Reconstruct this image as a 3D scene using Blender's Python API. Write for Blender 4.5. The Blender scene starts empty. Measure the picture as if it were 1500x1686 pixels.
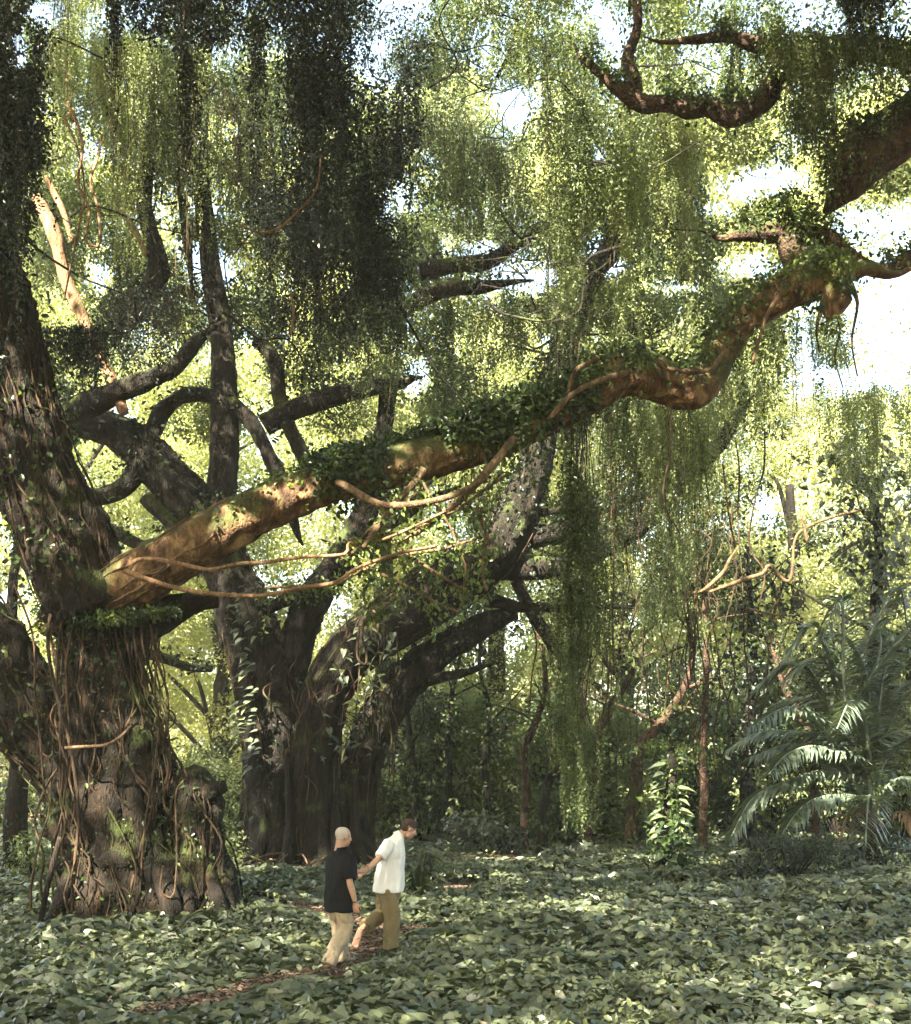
import bpy, math
import numpy as np
R = math.radians
rng = np.random.default_rng(11)
scene = bpy.context.scene
COL = scene.collection

# ------------------------------------------------------------------ camera, sky, sun, exposure
F, CX, HY, CH = 2200.0, 750.0, 1250.0, 2.55      # focal length / centre / horizon in photo pixels, eye height
cam = bpy.data.cameras.new('camera'); camo = bpy.data.objects.new('camera', cam); COL.objects.link(camo)
camo.location = (0, 0, CH); camo.rotation_euler = (R(90), 0, 0)
cam.sensor_fit = 'VERTICAL'; cam.sensor_height = 36; cam.sensor_width = 36
cam.lens = F / 1686 * 36; cam.shift_y = (HY - 843) / 1686; cam.clip_start = 0.1; cam.clip_end = 1500
scene.camera = camo

SUN = np.array([-0.50, -1.0, 0.95]); SUN /= np.linalg.norm(SUN)
elev = math.asin(SUN[2]); azim = math.atan2(SUN[0], SUN[1])
world = bpy.data.worlds.new('World'); scene.world = world; world.use_nodes = True
nt = world.node_tree; nt.nodes.clear()
wo = nt.nodes.new('ShaderNodeOutputWorld'); bg = nt.nodes.new('ShaderNodeBackground'); sk = nt.nodes.new('ShaderNodeTexSky')
sk.sky_type = 'NISHITA'; sk.sun_disc = False; sk.sun_elevation = elev; sk.sun_rotation = azim
sk.air_density = 1.0; sk.dust_density = 3.0; sk.ozone_density = 0.6
bg.inputs[1].default_value = 0.085
tn = nt.nodes.new('ShaderNodeMix'); tn.data_type = 'RGBA'; tn.blend_type = 'MULTIPLY'; tn.inputs[0].default_value = 1; tn.inputs[7].default_value = (1.0, .95, .80, 1)
nt.links.new(sk.outputs[0], tn.inputs[6]); nt.links.new(tn.outputs[2], bg.inputs[0]); nt.links.new(bg.outputs[0], wo.inputs[0])
sl = bpy.data.lights.new('sun', 'SUN'); sl.energy = 5.0; sl.angle = R(0.55); sl.color = (1.0, 0.90, 0.72)
so = bpy.data.objects.new('sun', sl); COL.objects.link(so)
import mathutils
so.rotation_euler = mathutils.Vector(SUN).to_track_quat('Z', 'Y').to_euler(); so.location = (-12, -16, 34)
scene.view_settings.view_transform = 'Standard'; scene.view_settings.look = 'None'
scene.view_settings.exposure = 3.6; scene.view_settings.gamma = 1.0
c = scene.cycles
c.max_bounces = 7; c.diffuse_bounces = 4; c.glossy_bounces = 2; c.transmission_bounces = 3; c.volume_bounces = 1
c.use_denoising = True; c.caustics_reflective = False; c.caustics_refractive = False
c.sample_clamp_indirect = 6

# ------------------------------------------------------------------ helpers
def P(x, y, D): return np.array([(x - CX) / F * D, D, CH + (HY - y) / F * D])
def proj(p):
    D = np.maximum(p[:, 1], 0.5)
    return CX + p[:, 0] / D * F, HY - (p[:, 2] - CH) / D * F
def norm(v): return v / np.maximum(np.linalg.norm(v, axis=-1, keepdims=True), 1e-9)

def hsh(i, j, k, s):
    n = (i * 73856093) ^ (j * 19349663) ^ (k * 83492791) ^ (s * 2654435 + 977)
    n = (n ^ (n >> 13)) * 1274126177 & 0x7fffffff
    return ((n ^ (n >> 16)) & 0xffff) / 65535.0
def vnoise(p, f=1.0, seed=0):
    q = np.asarray(p, float) * f; i = np.floor(q).astype(np.int64); t = q - i; t = t * t * (3 - 2 * t)
    r = 0
    for a in (0, 1):
        for b in (0, 1):
            for d in (0, 1):
                w = (t[..., 0] if a else 1 - t[..., 0]) * (t[..., 1] if b else 1 - t[..., 1]) * (t[..., 2] if d else 1 - t[..., 2])
                r = r + w * hsh(i[..., 0] + a, i[..., 1] + b, i[..., 2] + d, seed)
    return r * 2 - 1
def fbm(p, f=1.0, seed=0, o=3):
    return sum(vnoise(p, f * 2 ** k, seed + k) * 0.5 ** k for k in range(o)) / (2 - 0.5 ** (o - 1))

class MB:
    def __init__(s): s.v = []; s.q = []; s.t = []; s.qr = []; s.tr = []; s.n = 0
    def add(s, v, q=None, t=None, qr=None, tr=None):
        if len(v) == 0: return
        s.v.append(np.asarray(v, float))
        if q is not None and len(q):
            s.q.append(np.asarray(q) + s.n); s.qr.append(np.full(len(q), 0.5) if qr is None else qr)
        if t is not None and len(t):
            s.t.append(np.asarray(t) + s.n); s.tr.append(np.full(len(t), 0.5) if tr is None else tr)
        s.n += len(v)
    def mesh(s, name, smooth=False):
        me = bpy.data.meshes.new(name)
        v = np.concatenate(s.v)
        q = np.concatenate(s.q) if s.q else np.zeros((0, 4), int)
        t = np.concatenate(s.t) if s.t else np.zeros((0, 3), int)
        me.vertices.add(len(v)); me.vertices.foreach_set('co', v.astype(np.float32).ravel())
        idx = np.concatenate([q.ravel(), t.ravel()]).astype(np.int32)
        me.loops.add(len(idx)); me.loops.foreach_set('vertex_index', idx)
        me.polygons.add(len(q) + len(t))
        st = np.concatenate([np.arange(len(q)) * 4, len(q) * 4 + np.arange(len(t)) * 3]).astype(np.int32)
        me.polygons.foreach_set('loop_start', st)
        me.polygons.foreach_set('use_smooth', np.full(len(st), smooth))
        me.update(calc_edges=True)
        a = me.attributes.new('rnd', 'FLOAT', 'FACE')
        a.data.foreach_set('value', np.concatenate((s.qr or [np.zeros(0)]) + (s.tr or [])).astype(np.float32))
        return me
    def build(s, name, mat, parent=None, smooth=False, **kw):
        if s.n == 0: return None
        if name == 'stem' and 1 < len(s.v) <= 60:
            for v, q, qr in zip(s.v, s.q, s.qr):
                m = MB(); m.add(v, q - q.min(), None, qr); o = m.build(name, mat, parent, smooth, **kw)
            return o
        me = s.mesh(name, smooth); me.materials.append(mat)
        return link(name, me, parent, **kw)

def link(name, data, parent=None, label=None, cat=None, group=None, kind=None):
    o = bpy.data.objects.new(name, data); COL.objects.link(o)
    if parent is not None:
        o.parent = parent
        bl = parent_world(parent); o.matrix_parent_inverse = mathutils.Matrix.Translation(-bl)
    if label: o['label'] = label
    if cat: o['category'] = cat
    if group: o['group'] = group
    if kind: o['kind'] = kind
    return o
def parent_world(p):
    v = mathutils.Vector(p.location)
    return v
def thing(name, loc, label, cat, group=None):
    o = link(name, None, None, label, cat, group); o.location = [float(a) for a in loc]; o.empty_display_size = 0.3
    return o

def spline(pts, step):
    pts = np.asarray(pts, float); n = len(pts)
    e = np.vstack([2 * pts[0] - pts[1], pts, 2 * pts[-1] - pts[-2]])
    out = []
    for i in range(n - 1):
        p0, p1, p2, p3 = e[i:i + 4]
        m = max(2, int(np.linalg.norm((p2 - p1)[:3]) / step))
        t = np.linspace(0, 1, m, endpoint=False)[:, None]
        out.append(0.5 * (2 * p1 + (p2 - p0) * t + (2 * p0 - 5 * p1 + 4 * p2 - p3) * t ** 2 + (3 * p1 - p0 - 3 * p2 + p3) * t ** 3))
    out.append(pts[-1:]); return np.vstack(out)

def frames(c):
    T = norm(np.gradient(c, axis=0)); u = np.array([0.0, -1, 0.15])
    U = np.zeros_like(T)
    for i in range(len(T)):
        u = u - T[i] * np.dot(u, T[i]); u /= max(np.linalg.norm(u), 1e-9); U[i] = u
    return T, U, np.cross(T, U)

def tube(mb, path, seg=12, step=0.25, lump=0.0, flute=0.0, nf=6, seed=0, wob=0.0, ret=False, cap=True):
    """path rows: x,y,z,r"""
    s = spline(path, step); c = s[:, :3].copy(); r = np.maximum(s[:, 3], 0.0015)
    if wob: 
        c += np.stack([vnoise(c, 1.1, seed + 5), vnoise(c, 1.1, seed + 6), vnoise(c, 1.1, seed + 7)], 1) * wob * r[:, None]
    T, U, W = frames(c); n = len(c)
    a = np.linspace(0, 2 * np.pi, seg, endpoint=False)
    L = np.concatenate([[0], np.cumsum(np.linalg.norm(np.diff(c, axis=0), axis=1))])
    A = a[None, :] + 0.25 * L[:, None]
    d = U[:, None, :] * np.cos(A)[..., None] + W[:, None, :] * np.sin(A)[..., None]
    rr = np.repeat(r[:, None], seg, 1)
    base = c[:, None, :] + d * rr[..., None]
    if lump:
        rr = rr * (1 + lump * fbm(base, 1.6, seed, 3) + 0.5 * lump * vnoise(base, 7.0, seed + 9))
    if flute:
        q = np.stack([np.cos(A) * nf / 2.2, np.sin(A) * nf / 2.2, np.repeat(L[:, None] * 0.22, seg, 1)], -1)
        rr = rr * (1 + flute * (1 - 2 * np.abs(vnoise(q, 1.0, seed + 3))) + 0.5 * flute * (1 - 2 * np.abs(vnoise(q, 2.3, seed + 4))))
    v = (c[:, None, :] + d * rr[..., None]).reshape(-1, 3)
    i = np.arange(n - 1)[:, None] * seg; j = np.arange(seg)[None, :]; j2 = (j + 1) % seg
    q = np.stack([i + j, i + j2, i + seg + j2, i + seg + j], -1).reshape(-1, 4)
    t = None
    if cap:
        v = np.vstack([v, c[:1], c[-1:]]); k = n * seg; jj = np.arange(seg)
        t = np.vstack([np.stack([jj * 0 + k, (jj + 1) % seg, jj], 1), np.stack([jj * 0 + k + 1, (n - 1) * seg + jj, (n - 1) * seg + (jj + 1) % seg], 1)])
    mb.add(v, q, t)
    if ret: return c, r, T, U, W

def limb(pts, D=None):
    """pts (x, y, rpx[, D]) in photo pixels at depth D -> rows x,y,z,r in metres"""
    out = []
    for p in pts:
        d = p[3] if len(p) > 3 else D
        out.append(list(P(p[0], p[1], d)) + [p[2] / F * d])
    return np.array(out)

# leaf templates: x along the leaf, y across, z normal
KITE = (np.array([[0, 0, 0], [.45, .28, .08], [1, 0, -.05], [.45, -.28, .08]]), np.array([[0, 3, 2, 1]]), None)
OVAL = (np.array([[0, 0, 0], [.28, .25, .07], [.7, .22, .06], [1, 0, -.12], [.7, -.22, .06], [.28, -.25, .07], [.5, 0, 0]]),
        np.array([[0, 6, 2, 1], [0, 5, 4, 6]]), np.array([[6, 3, 2], [6, 4, 3]]))
HEART = (np.array([[0, 0, 0], [-.13, .26, .06], [.12, .40, .12], [.55, .27, .07], [1.12, 0, -.20], [.55, -.27, .07], [.12, -.40, .12], [-.13, -.26, .06], [.5, 0, -.02]]),
         np.array([[0, 8, 3, 2], [0, 6, 5, 8]]), np.array([[0, 2, 1], [0, 7, 6], [8, 4, 3], [8, 5, 4]]))
BLADE = (np.array([[0, .03, 0], [0, -.03, 0], [.45, -.05, .03], [.45, .05, .03], [1, 0, -.16]]), np.array([[0, 1, 2, 3]]), np.array([[3, 2, 4]]))

def keep(p):
    """cut gaps in the foliage: toward the open sky, and along sun rays to spots meant to be lit"""
    x, y = proj(p); k = np.ones(len(p), bool)
    x = x + 34 * fbm(p, .33, 201, 2) + 16 * fbm(p, 1.3, 203, 2); y = y + 26 * fbm(p, .33, 205, 2) + 16 * fbm(p, 1.3, 207, 2)
    jit = fbm(p, 2.2, 77, 3) * 1.3 - .05
    stray = rng.random(len(p)) < .03
    for gx, gy, rx, ry in GAPS:
        k &= (((x - gx) / rx) ** 2 + ((y - gy) / ry) ** 2 > 1 + jit) | stray
    for gx, gy, rx, ry in ARCH:
        k &= (((x - gx) / rx) ** 2 + ((y - gy) / ry) ** 2 > 1 + jit) | (p[:, 1] > 47)
    return k & keep_sun(p)
BEAMS = [(440, 846, 20.4, 95, 78), (620, 905, 20.0, 130, 42), (700, 870, 20.0, 70, 55), (135, 1440, 20.4, 40, 65), (345, 1470, 20.3, 25, 30), (1050, 430, 28, 85, 170), (1060, 1150, 38, 230, 110), (330, 1120, 45, 90, 90), (1000, 1412, 33, 300, 14), (1100, 1340, 30.3, 50, 90), (1400, 1250, 32, 90, 90), (1250, 700, 31, 140, 120), (95, 400, 33.0, 60, 120),
         (435, 1200, 33.0, 26, 80), (20, 640, 20.6, 26, 80), (665, 785, 20.4, 60, 20)]
def keep_sun(p):  # shapes the foliage with holes so sun reaches the chosen spots
    k = np.ones(len(p), bool)
    for bx, by, bd, rx, ry in BEAMS:
        tt = (p[:, 1] - bd) / SUN[1]         # walk from p back along the sun ray to depth bd
        q = p - SUN[None, :] * tt[:, None]
        x, y = proj(q)
        k &= ~((((x - bx) / rx) ** 2 + ((y - by) / ry) ** 2 < 1 + 0.5 * fbm(p, 2.0, 5, 2)) & (tt > 0.8))
    return k
GAPS = [(850, 170, 46, 38), (655, 325, 30, 34), (690, 620, 34, 36), (1475, 510, 125, 135), (1440, 370, 95, 48), (1250, 300, 95, 34), (1180, 345, 40, 18),
        (325, 425, 22, 18), (160, 460, 26, 34), (205, 690, 36, 42), (270, 640, 16, 16), (870, 455, 55, 26), (790, 410, 50, 16), (560, 600, 36, 15), (900, 560, 16, 20),
        (985, 410, 20, 26), (1010, 445, 30, 24), (1230, 440, 60, 28), (1110, 470, 60, 18), (30, 90, 22, 45), (65, 20, 30, 24), (1240, 40, 20, 20), (620, 85, 22, 12),
        (545, 215, 10, 8), (720, 262, 14, 9), (300, 317, 20, 8), (720, 405, 16, 22), (530, 650, 18, 16), (985, 260, 24, 18), (380, 470, 20, 12), (470, 545, 16, 10), (420, 560, 14, 10),
        (1400, 620, 110, 30)]
ARCH = [(300, 1085, 66, 70), (335, 1150, 60, 90), (520, 1040, 40, 40), (1060, 1060, 40, 30), (1100, 1080, 50, 40), (980, 1130, 30, 60), (1190, 1080, 40, 50)]

def scatter(mb, tpl, pos, d, n, size, rnd=None):
    """N leaves: pos, direction d, approximate normal n, size (N,)"""
    if len(pos) == 0: return
    V, Q, T = tpl
    d = norm(d); n = n - d * np.sum(n * d, 1, keepdims=True); n = norm(n); w = np.cross(n, d)
    M = np.stack([d, w, n], 1) * np.reshape(size, (-1, 1, 1))
    v = np.einsum('kj,njc->nkc', V, M) + pos[:, None, :]
    N = len(pos); off = (np.arange(N) * len(V))[:, None, None]
    if rnd is None: rnd = rng.random(N)
    q = (Q[None] + off).reshape(-1, 4)
    t = (T[None] + off).reshape(-1, 3) if T is not None else None
    mb.add(v.reshape(-1, 3), q, t, np.repeat(rnd, len(Q)), np.repeat(rnd, len(T)) if T is not None else None)

def rv(n): return norm(rng.normal(size=(n, 3)))

def strands(mb, anchors, lengths, leaf=0.06, spacing=0.05, spread=0.06, tpl=KITE, stems=None, tone=0.5, sun_only=False, sway=0.25, cut=-.12):
    A = np.asarray(anchors, float); L = np.asarray(lengths, float)
    cnt = np.maximum(3, (L / spacing).astype(int)); idx = np.repeat(np.arange(len(A)), cnt)
    t = np.concatenate([(np.arange(k) + 0.5) / k for k in cnt]); dist = t * L[idx]
    ph = rng.random((len(A), 4)) * 6.28; am = rng.random((len(A), 2)) * sway
    def curve(ii, dd, tt):
        x = A[ii, 0] + am[ii, 0] * np.sin(dd * 0.7 + ph[ii, 0]) - am[ii, 0] * np.sin(ph[ii, 0]) + 0.03 * np.sin(dd * 4 + ph[ii, 2])
        y = A[ii, 1] + am[ii, 1] * np.sin(dd * 0.6 + ph[ii, 1]) - am[ii, 1] * np.sin(ph[ii, 1])
        return np.stack([x, y, A[ii, 2] - dd], 1)
    p = curve(idx, dist, t)
    clump = 0.5 + 0.9 * np.abs(vnoise(np.stack([dist * 1.0, ph[idx, 0] * 9, ph[idx, 1] * 5], 1), 1.4, 3))
    p = p + rng.normal(size=p.shape) * (spread * clump * (1.15 - t))[:, None] * np.array([1, 1, .5])
    k = keep_sun(p) if sun_only else keep(p)
    k &= fbm(p * [1, 1, .45], 1.15, 21, 3) > cut
    p = p[k]; n = len(p)
    if n == 0: return
    d = rng.normal(size=(n, 3)) * [1, 1, .5] + [0, 0, -0.9]; nn = rv(n) + [0, -0.4, 0.5]
    st = np.clip(tone + .2 * rng.normal(size=len(A))[idx[k]] + .45 * fbm(p * [1, 1, .5], .8, 33, 2), 0, 1)
    rnd = np.clip(st * 0.6 + 0.4 * rng.random(n), 0, 1)
    scatter(mb, tpl, p, d, nn, leaf * (0.6 + 0.8 * rng.random(n)), rnd)
    if stems is not None:
        for i in range(0, len(A), 1 if len(A) < 30 else 3):
            m = max(3, int(L[i] / 0.7)); tt = np.linspace(0, 1, m)
            c3 = curve(np.full(m, i), tt * L[i] * 0.97, tt)
            if keep(c3).mean() < 0.7 and not sun_only: continue
            tube(stems, np.column_stack([c3, np.full(m, rng.uniform(.003, .006))]), seg=3, step=5, cap=False)

def blobs(mb, centers, radii, dens, leaf, tpl=KITE, droop=0.3, flat=0.7, tone=0.5, gaps=True, rmul=None):
    for c3, r in zip(centers, radii):
        n = int(dens * r * r * 12)
        u = rv(n); rad = r * (0.35 + 0.65 * rng.random(n) ** 0.5)
        rad *= 1 + 0.5 * fbm(u * 1.3 + np.asarray(c3) * 3, 1.4, 9, 2)
        p = np.asarray(c3) + u * rad[:, None] * [1, 1, flat]
        k = keep(p) if gaps else keep_sun(p)
        p = p[k]; u = u[k]; n = len(p)
        if n == 0: continue
        d = u * 0.6 + rv(n) * 0.9 + [0, 0, -droop]; nn = rv(n) * 0.7 + [0, -0.25, 0.8] + u * 0.5
        scatter(mb, tpl, p, d, nn, leaf * (0.6 + 0.8 * rng.random(n)), np.clip(tone + 0.38 * rng.normal() + (rng.random(n) - .5) * 0.4, 0, 1))

# ------------------------------------------------------------------ materials
def mat(name):
    m = bpy.data.materials.new(name); m.use_nodes = True; m.node_tree.nodes.clear(); return m, m.node_tree
def N(t, k, **kw):
    n = t.nodes.new(k)
    for a, b in kw.items():
        if a[0] == '_': n.inputs[a[1:]].default_value = b
        else: setattr(n, a, b)
    return n
def ramp(t, cols, fac, pos=None):
    n = t.nodes.new('ShaderNodeValToRGB'); e = n.color_ramp.elements
    pos = pos or [i / (len(cols) - 1) for i in range(len(cols))]
    while len(e) < len(cols): e.new(0.5)
    for i, (p, c3) in enumerate(zip(pos, cols)): e[i].position = p; e[i].color = (*c3, 1)
    t.links.new(fac, n.inputs[0]); return n.outputs[0]

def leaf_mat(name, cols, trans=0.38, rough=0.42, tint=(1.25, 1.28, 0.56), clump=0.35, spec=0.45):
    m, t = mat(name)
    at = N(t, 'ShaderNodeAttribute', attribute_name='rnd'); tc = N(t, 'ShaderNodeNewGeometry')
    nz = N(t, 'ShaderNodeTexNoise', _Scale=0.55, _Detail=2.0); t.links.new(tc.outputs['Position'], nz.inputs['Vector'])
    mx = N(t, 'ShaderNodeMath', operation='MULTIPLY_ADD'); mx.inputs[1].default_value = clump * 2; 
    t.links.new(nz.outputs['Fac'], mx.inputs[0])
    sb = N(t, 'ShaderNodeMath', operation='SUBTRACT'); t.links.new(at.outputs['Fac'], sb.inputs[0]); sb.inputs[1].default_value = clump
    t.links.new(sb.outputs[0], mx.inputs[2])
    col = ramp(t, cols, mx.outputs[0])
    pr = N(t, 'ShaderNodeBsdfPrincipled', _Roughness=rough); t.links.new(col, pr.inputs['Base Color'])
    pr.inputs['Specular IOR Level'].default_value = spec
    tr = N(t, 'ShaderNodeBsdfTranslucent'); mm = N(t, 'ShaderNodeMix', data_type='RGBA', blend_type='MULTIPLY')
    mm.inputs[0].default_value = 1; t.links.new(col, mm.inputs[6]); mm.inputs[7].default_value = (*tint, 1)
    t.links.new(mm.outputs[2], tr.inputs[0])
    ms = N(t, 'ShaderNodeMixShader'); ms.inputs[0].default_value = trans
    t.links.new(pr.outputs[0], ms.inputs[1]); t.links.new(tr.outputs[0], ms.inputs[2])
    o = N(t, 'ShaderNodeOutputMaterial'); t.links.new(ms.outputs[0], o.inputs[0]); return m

def bark_mat(name, dark, mid, light, moss=0.35, mosscol=(0.05, 0.065, 0.018), scale=4.0, bump=0.6, stretch=0.25, seed=0.0):
    m, t = mat(name)
    g = N(t, 'ShaderNodeNewGeometry'); mp = N(t, 'ShaderNodeMapping'); mp.inputs['Scale'].default_value = (1, 1, stretch); mp.inputs['Location'].default_value = (seed, seed, 0)
    t.links.new(g.outputs['Position'], mp.inputs[0])
    n1 = N(t, 'ShaderNodeTexNoise', _Scale=scale, _Detail=8.0, _Roughness=0.65, _Distortion=0.6); t.links.new(mp.outputs[0], n1.inputs['Vector'])
    n2 = N(t, 'ShaderNodeTexNoise', _Scale=0.9, _Detail=3.0); t.links.new(g.outputs['Position'], n2.inputs['Vector'])
    n3 = N(t, 'ShaderNodeTexVoronoi', _Scale=scale * 4); n3.feature = 'DISTANCE_TO_EDGE'; t.links.new(mp.outputs[0], n3.inputs['Vector'])
    n4 = N(t, 'ShaderNodeTexNoise', _Scale=26.0, _Detail=6.0, _Roughness=0.7); t.links.new(g.outputs['Position'], n4.inputs['Vector'])
    col = ramp(t, [dark, mid, light], n1.outputs['Fac'], [0.36, 0.52, 0.72])
    # moss settles on patches and on top faces
    sx = N(t, 'ShaderNodeSeparateXYZ'); t.links.new(g.outputs['Normal'], sx.inputs[0])
    a = N(t, 'ShaderNodeMath', operation='MULTIPLY_ADD'); t.links.new(sx.outputs[2], a.inputs[0]); a.inputs[1].default_value = 0.16; t.links.new(n2.outputs['Fac'], a.inputs[2])
    b = N(t, 'ShaderNodeMath', operation='MULTIPLY_ADD'); t.links.new(n4.outputs['Fac'], b.inputs[0]); b.inputs[1].default_value = 0.35; t.links.new(a.outputs[0], b.inputs[2])
    mr = N(t, 'ShaderNodeMapRange'); mr.inputs[1].default_value = 0.98 - moss * 0.7; mr.inputs[2].default_value = 1.10 - moss * 0.7; t.links.new(b.outputs[0], mr.inputs[0])
    mx = N(t, 'ShaderNodeMix', data_type='RGBA'); t.links.new(mr.outputs[0], mx.inputs[0]); t.links.new(col, mx.inputs[6]); mx.inputs[7].default_value = (*mosscol, 1)
    pr = N(t, 'ShaderNodeBsdfPrincipled', _Roughness=0.85); t.links.new(mx.outputs[2], pr.inputs['Base Color']); pr.inputs['Specular IOR Level'].default_value = 0.25
    sm = N(t, 'ShaderNodeMath', operation='ADD'); t.links.new(n1.outputs['Fac'], sm.inputs[0])
    s2 = N(t, 'ShaderNodeMath', operation='MULTIPLY_ADD'); t.links.new(n4.outputs['Fac'], s2.inputs[0]); s2.inputs[1].default_value = 0.5; t.links.new(n3.outputs['Distance'], s2.inputs[2])
    t.links.new(s2.outputs[0], sm.inputs[1])
    bu = N(t, 'ShaderNodeBump', _Strength=bump, _Distance=0.16); t.links.new(sm.outputs[0], bu.inputs['Height']); t.links.new(bu.outputs[0], pr.inputs['Normal'])
    o = N(t, 'ShaderNodeOutputMaterial'); t.links.new(pr.outputs[0], o.inputs[0]); return m

def plain(name, col, rough=0.8, var=0.15, scale=20.0, bump=0.1, sss=0.0, sheen=0.0, dist=0.01, weave=False):
    m, t = mat(name); tc = N(t, 'ShaderNodeNewGeometry')
    n1 = N(t, 'ShaderNodeTexNoise', _Scale=scale, _Detail=5.0); t.links.new(tc.outputs['Position'], n1.inputs['Vector'])
    cc = ramp(t, [tuple(x * (1 - var) for x in col), tuple(min(1, x * (1 + var)) for x in col)], n1.outputs['Fac'], [0.3, 0.7])
    pr = N(t, 'ShaderNodeBsdfPrincipled', _Roughness=rough); t.links.new(cc, pr.inputs['Base Color'])
    pr.inputs['Subsurface Weight'].default_value = sss; pr.inputs['Subsurface Scale'].default_value = 0.02
    pr.inputs['Sheen Weight'].default_value = sheen; pr.inputs['Specular IOR Level'].default_value = 0.3
    bu = N(t, 'ShaderNodeBump', _Strength=bump, _Distance=dist); t.links.new(n1.outputs['Fac'], bu.inputs['Height']); t.links.new(bu.outputs[0], pr.inputs['Normal'])
    o = N(t, 'ShaderNodeOutputMaterial'); t.links.new(pr.outputs[0], o.inputs[0]); return m

M_DARK = leaf_mat('foliage_dark', [(.006, .012, .008), (.014, .025, .012), (.038, .056, .020)], trans=.2)  # near-black leaf copy; canopy shade on the vines is put into the colour
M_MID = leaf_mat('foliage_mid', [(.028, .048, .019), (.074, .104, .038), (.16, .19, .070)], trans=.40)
M_PALE = leaf_mat('foliage_pale', [(.085, .118, .052), (.165, .203, .088), (.27, .305, .145)], trans=.45)  # pale leaf copy; also carries the hazy glow at upper right as colour
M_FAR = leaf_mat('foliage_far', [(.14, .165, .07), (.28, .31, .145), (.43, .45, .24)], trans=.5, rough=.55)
M_IVY = leaf_mat('foliage_ivy', [(.018, .034, .014), (.048, .078, .022), (.13, .17, .04)], trans=.35, rough=.38)
M_COVER = leaf_mat('foliage_ground_cover', [(.030, .042, .026), (.070, .088, .054), (.088, .105, .058), (.14, .16, .07)], trans=.18, rough=.40, clump=.30, spec=.6)
M_PALM = leaf_mat('foliage_palm', [(.075, .105, .08), (.13, .17, .125), (.19, .23, .16)], trans=.22, rough=.30, spec=.9)
M_DEAD = leaf_mat('foliage_dead', [(.14, .09, .06), (.24, .15, .10), (.33, .24, .15)], trans=.2, rough=.7)
M_LITTER = leaf_mat('leaf_litter', [(.045, .030, .021), (.11, .074, .052), (.21, .15, .105)], trans=.05, rough=.75)
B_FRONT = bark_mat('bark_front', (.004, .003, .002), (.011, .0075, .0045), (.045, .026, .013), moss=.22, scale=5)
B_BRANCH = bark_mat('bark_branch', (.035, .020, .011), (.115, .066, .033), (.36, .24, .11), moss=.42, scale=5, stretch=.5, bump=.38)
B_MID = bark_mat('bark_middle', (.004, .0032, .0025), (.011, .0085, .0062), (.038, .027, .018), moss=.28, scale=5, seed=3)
B_RED = bark_mat('bark_red', (.026, .016, .011), (.062, .038, .025), (.14, .085, .052), moss=.28, scale=4, stretch=.8, seed=9)
B_LIANA = bark_mat('bark_liana', (.05, .030, .018), (.12, .078, .042), (.24, .16, .09), moss=.12, scale=9, seed=5, bump=.4)
B_ROOT = bark_mat('bark_root', (.012, .008, .005), (.036, .022, .012), (.11, .068, .034), moss=.25, scale=7, seed=4, bump=.4)
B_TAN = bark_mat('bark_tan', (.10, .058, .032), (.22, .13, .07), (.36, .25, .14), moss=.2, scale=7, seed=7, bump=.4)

# ------------------------------------------------------------------ ground, path
def gh(x, y):
    x = np.asarray(x, float); y = np.asarray(y, float)
    p = np.stack([x, y, x * 0], -1)
    return 0.10 * fbm(p, 0.28, 40, 2) * np.clip((y - 9) / 6, 0, 1) + 0.006 * np.clip(y - 40, 0, 40) - 0.02
def gpt(x, y):
    D = CH * F / (y - HY); return [(x - CX) / F * D, D]
PATHS = [([gpt(250, 1670), gpt(330, 1650), gpt(450, 1615), gpt(540, 1598), gpt(575, 1585), gpt(600, 1562), gpt(622, 1545), gpt(600, 1527), gpt(545, 1512), gpt(500, 1497), gpt(465, 1485), gpt(420, 1478)], .23),
         ([gpt(622, 1545), gpt(680, 1530)], .25), ([gpt(740, 1415), gpt(850, 1412)], 1.0), ([gpt(380, 1422), gpt(650, 1420)], 1.1), ([gpt(1000, 1362), gpt(1200, 1348)], 1.6)]
def path_dist(x, y):
    d = np.full(np.shape(x), 99.0)
    for pts, w in PATHS:
        pts = np.array(pts)
        for a, b in zip(pts[:-1], pts[1:]):
            ab = b - a; t = np.clip(((x - a[0]) * ab[0] + (y - a[1]) * ab[1]) / (ab @ ab), 0, 1)
            d = np.minimum(d, np.hypot(x - a[0] - t * ab[0], y - a[1] - t * ab[1]) / w)
    return d

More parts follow.
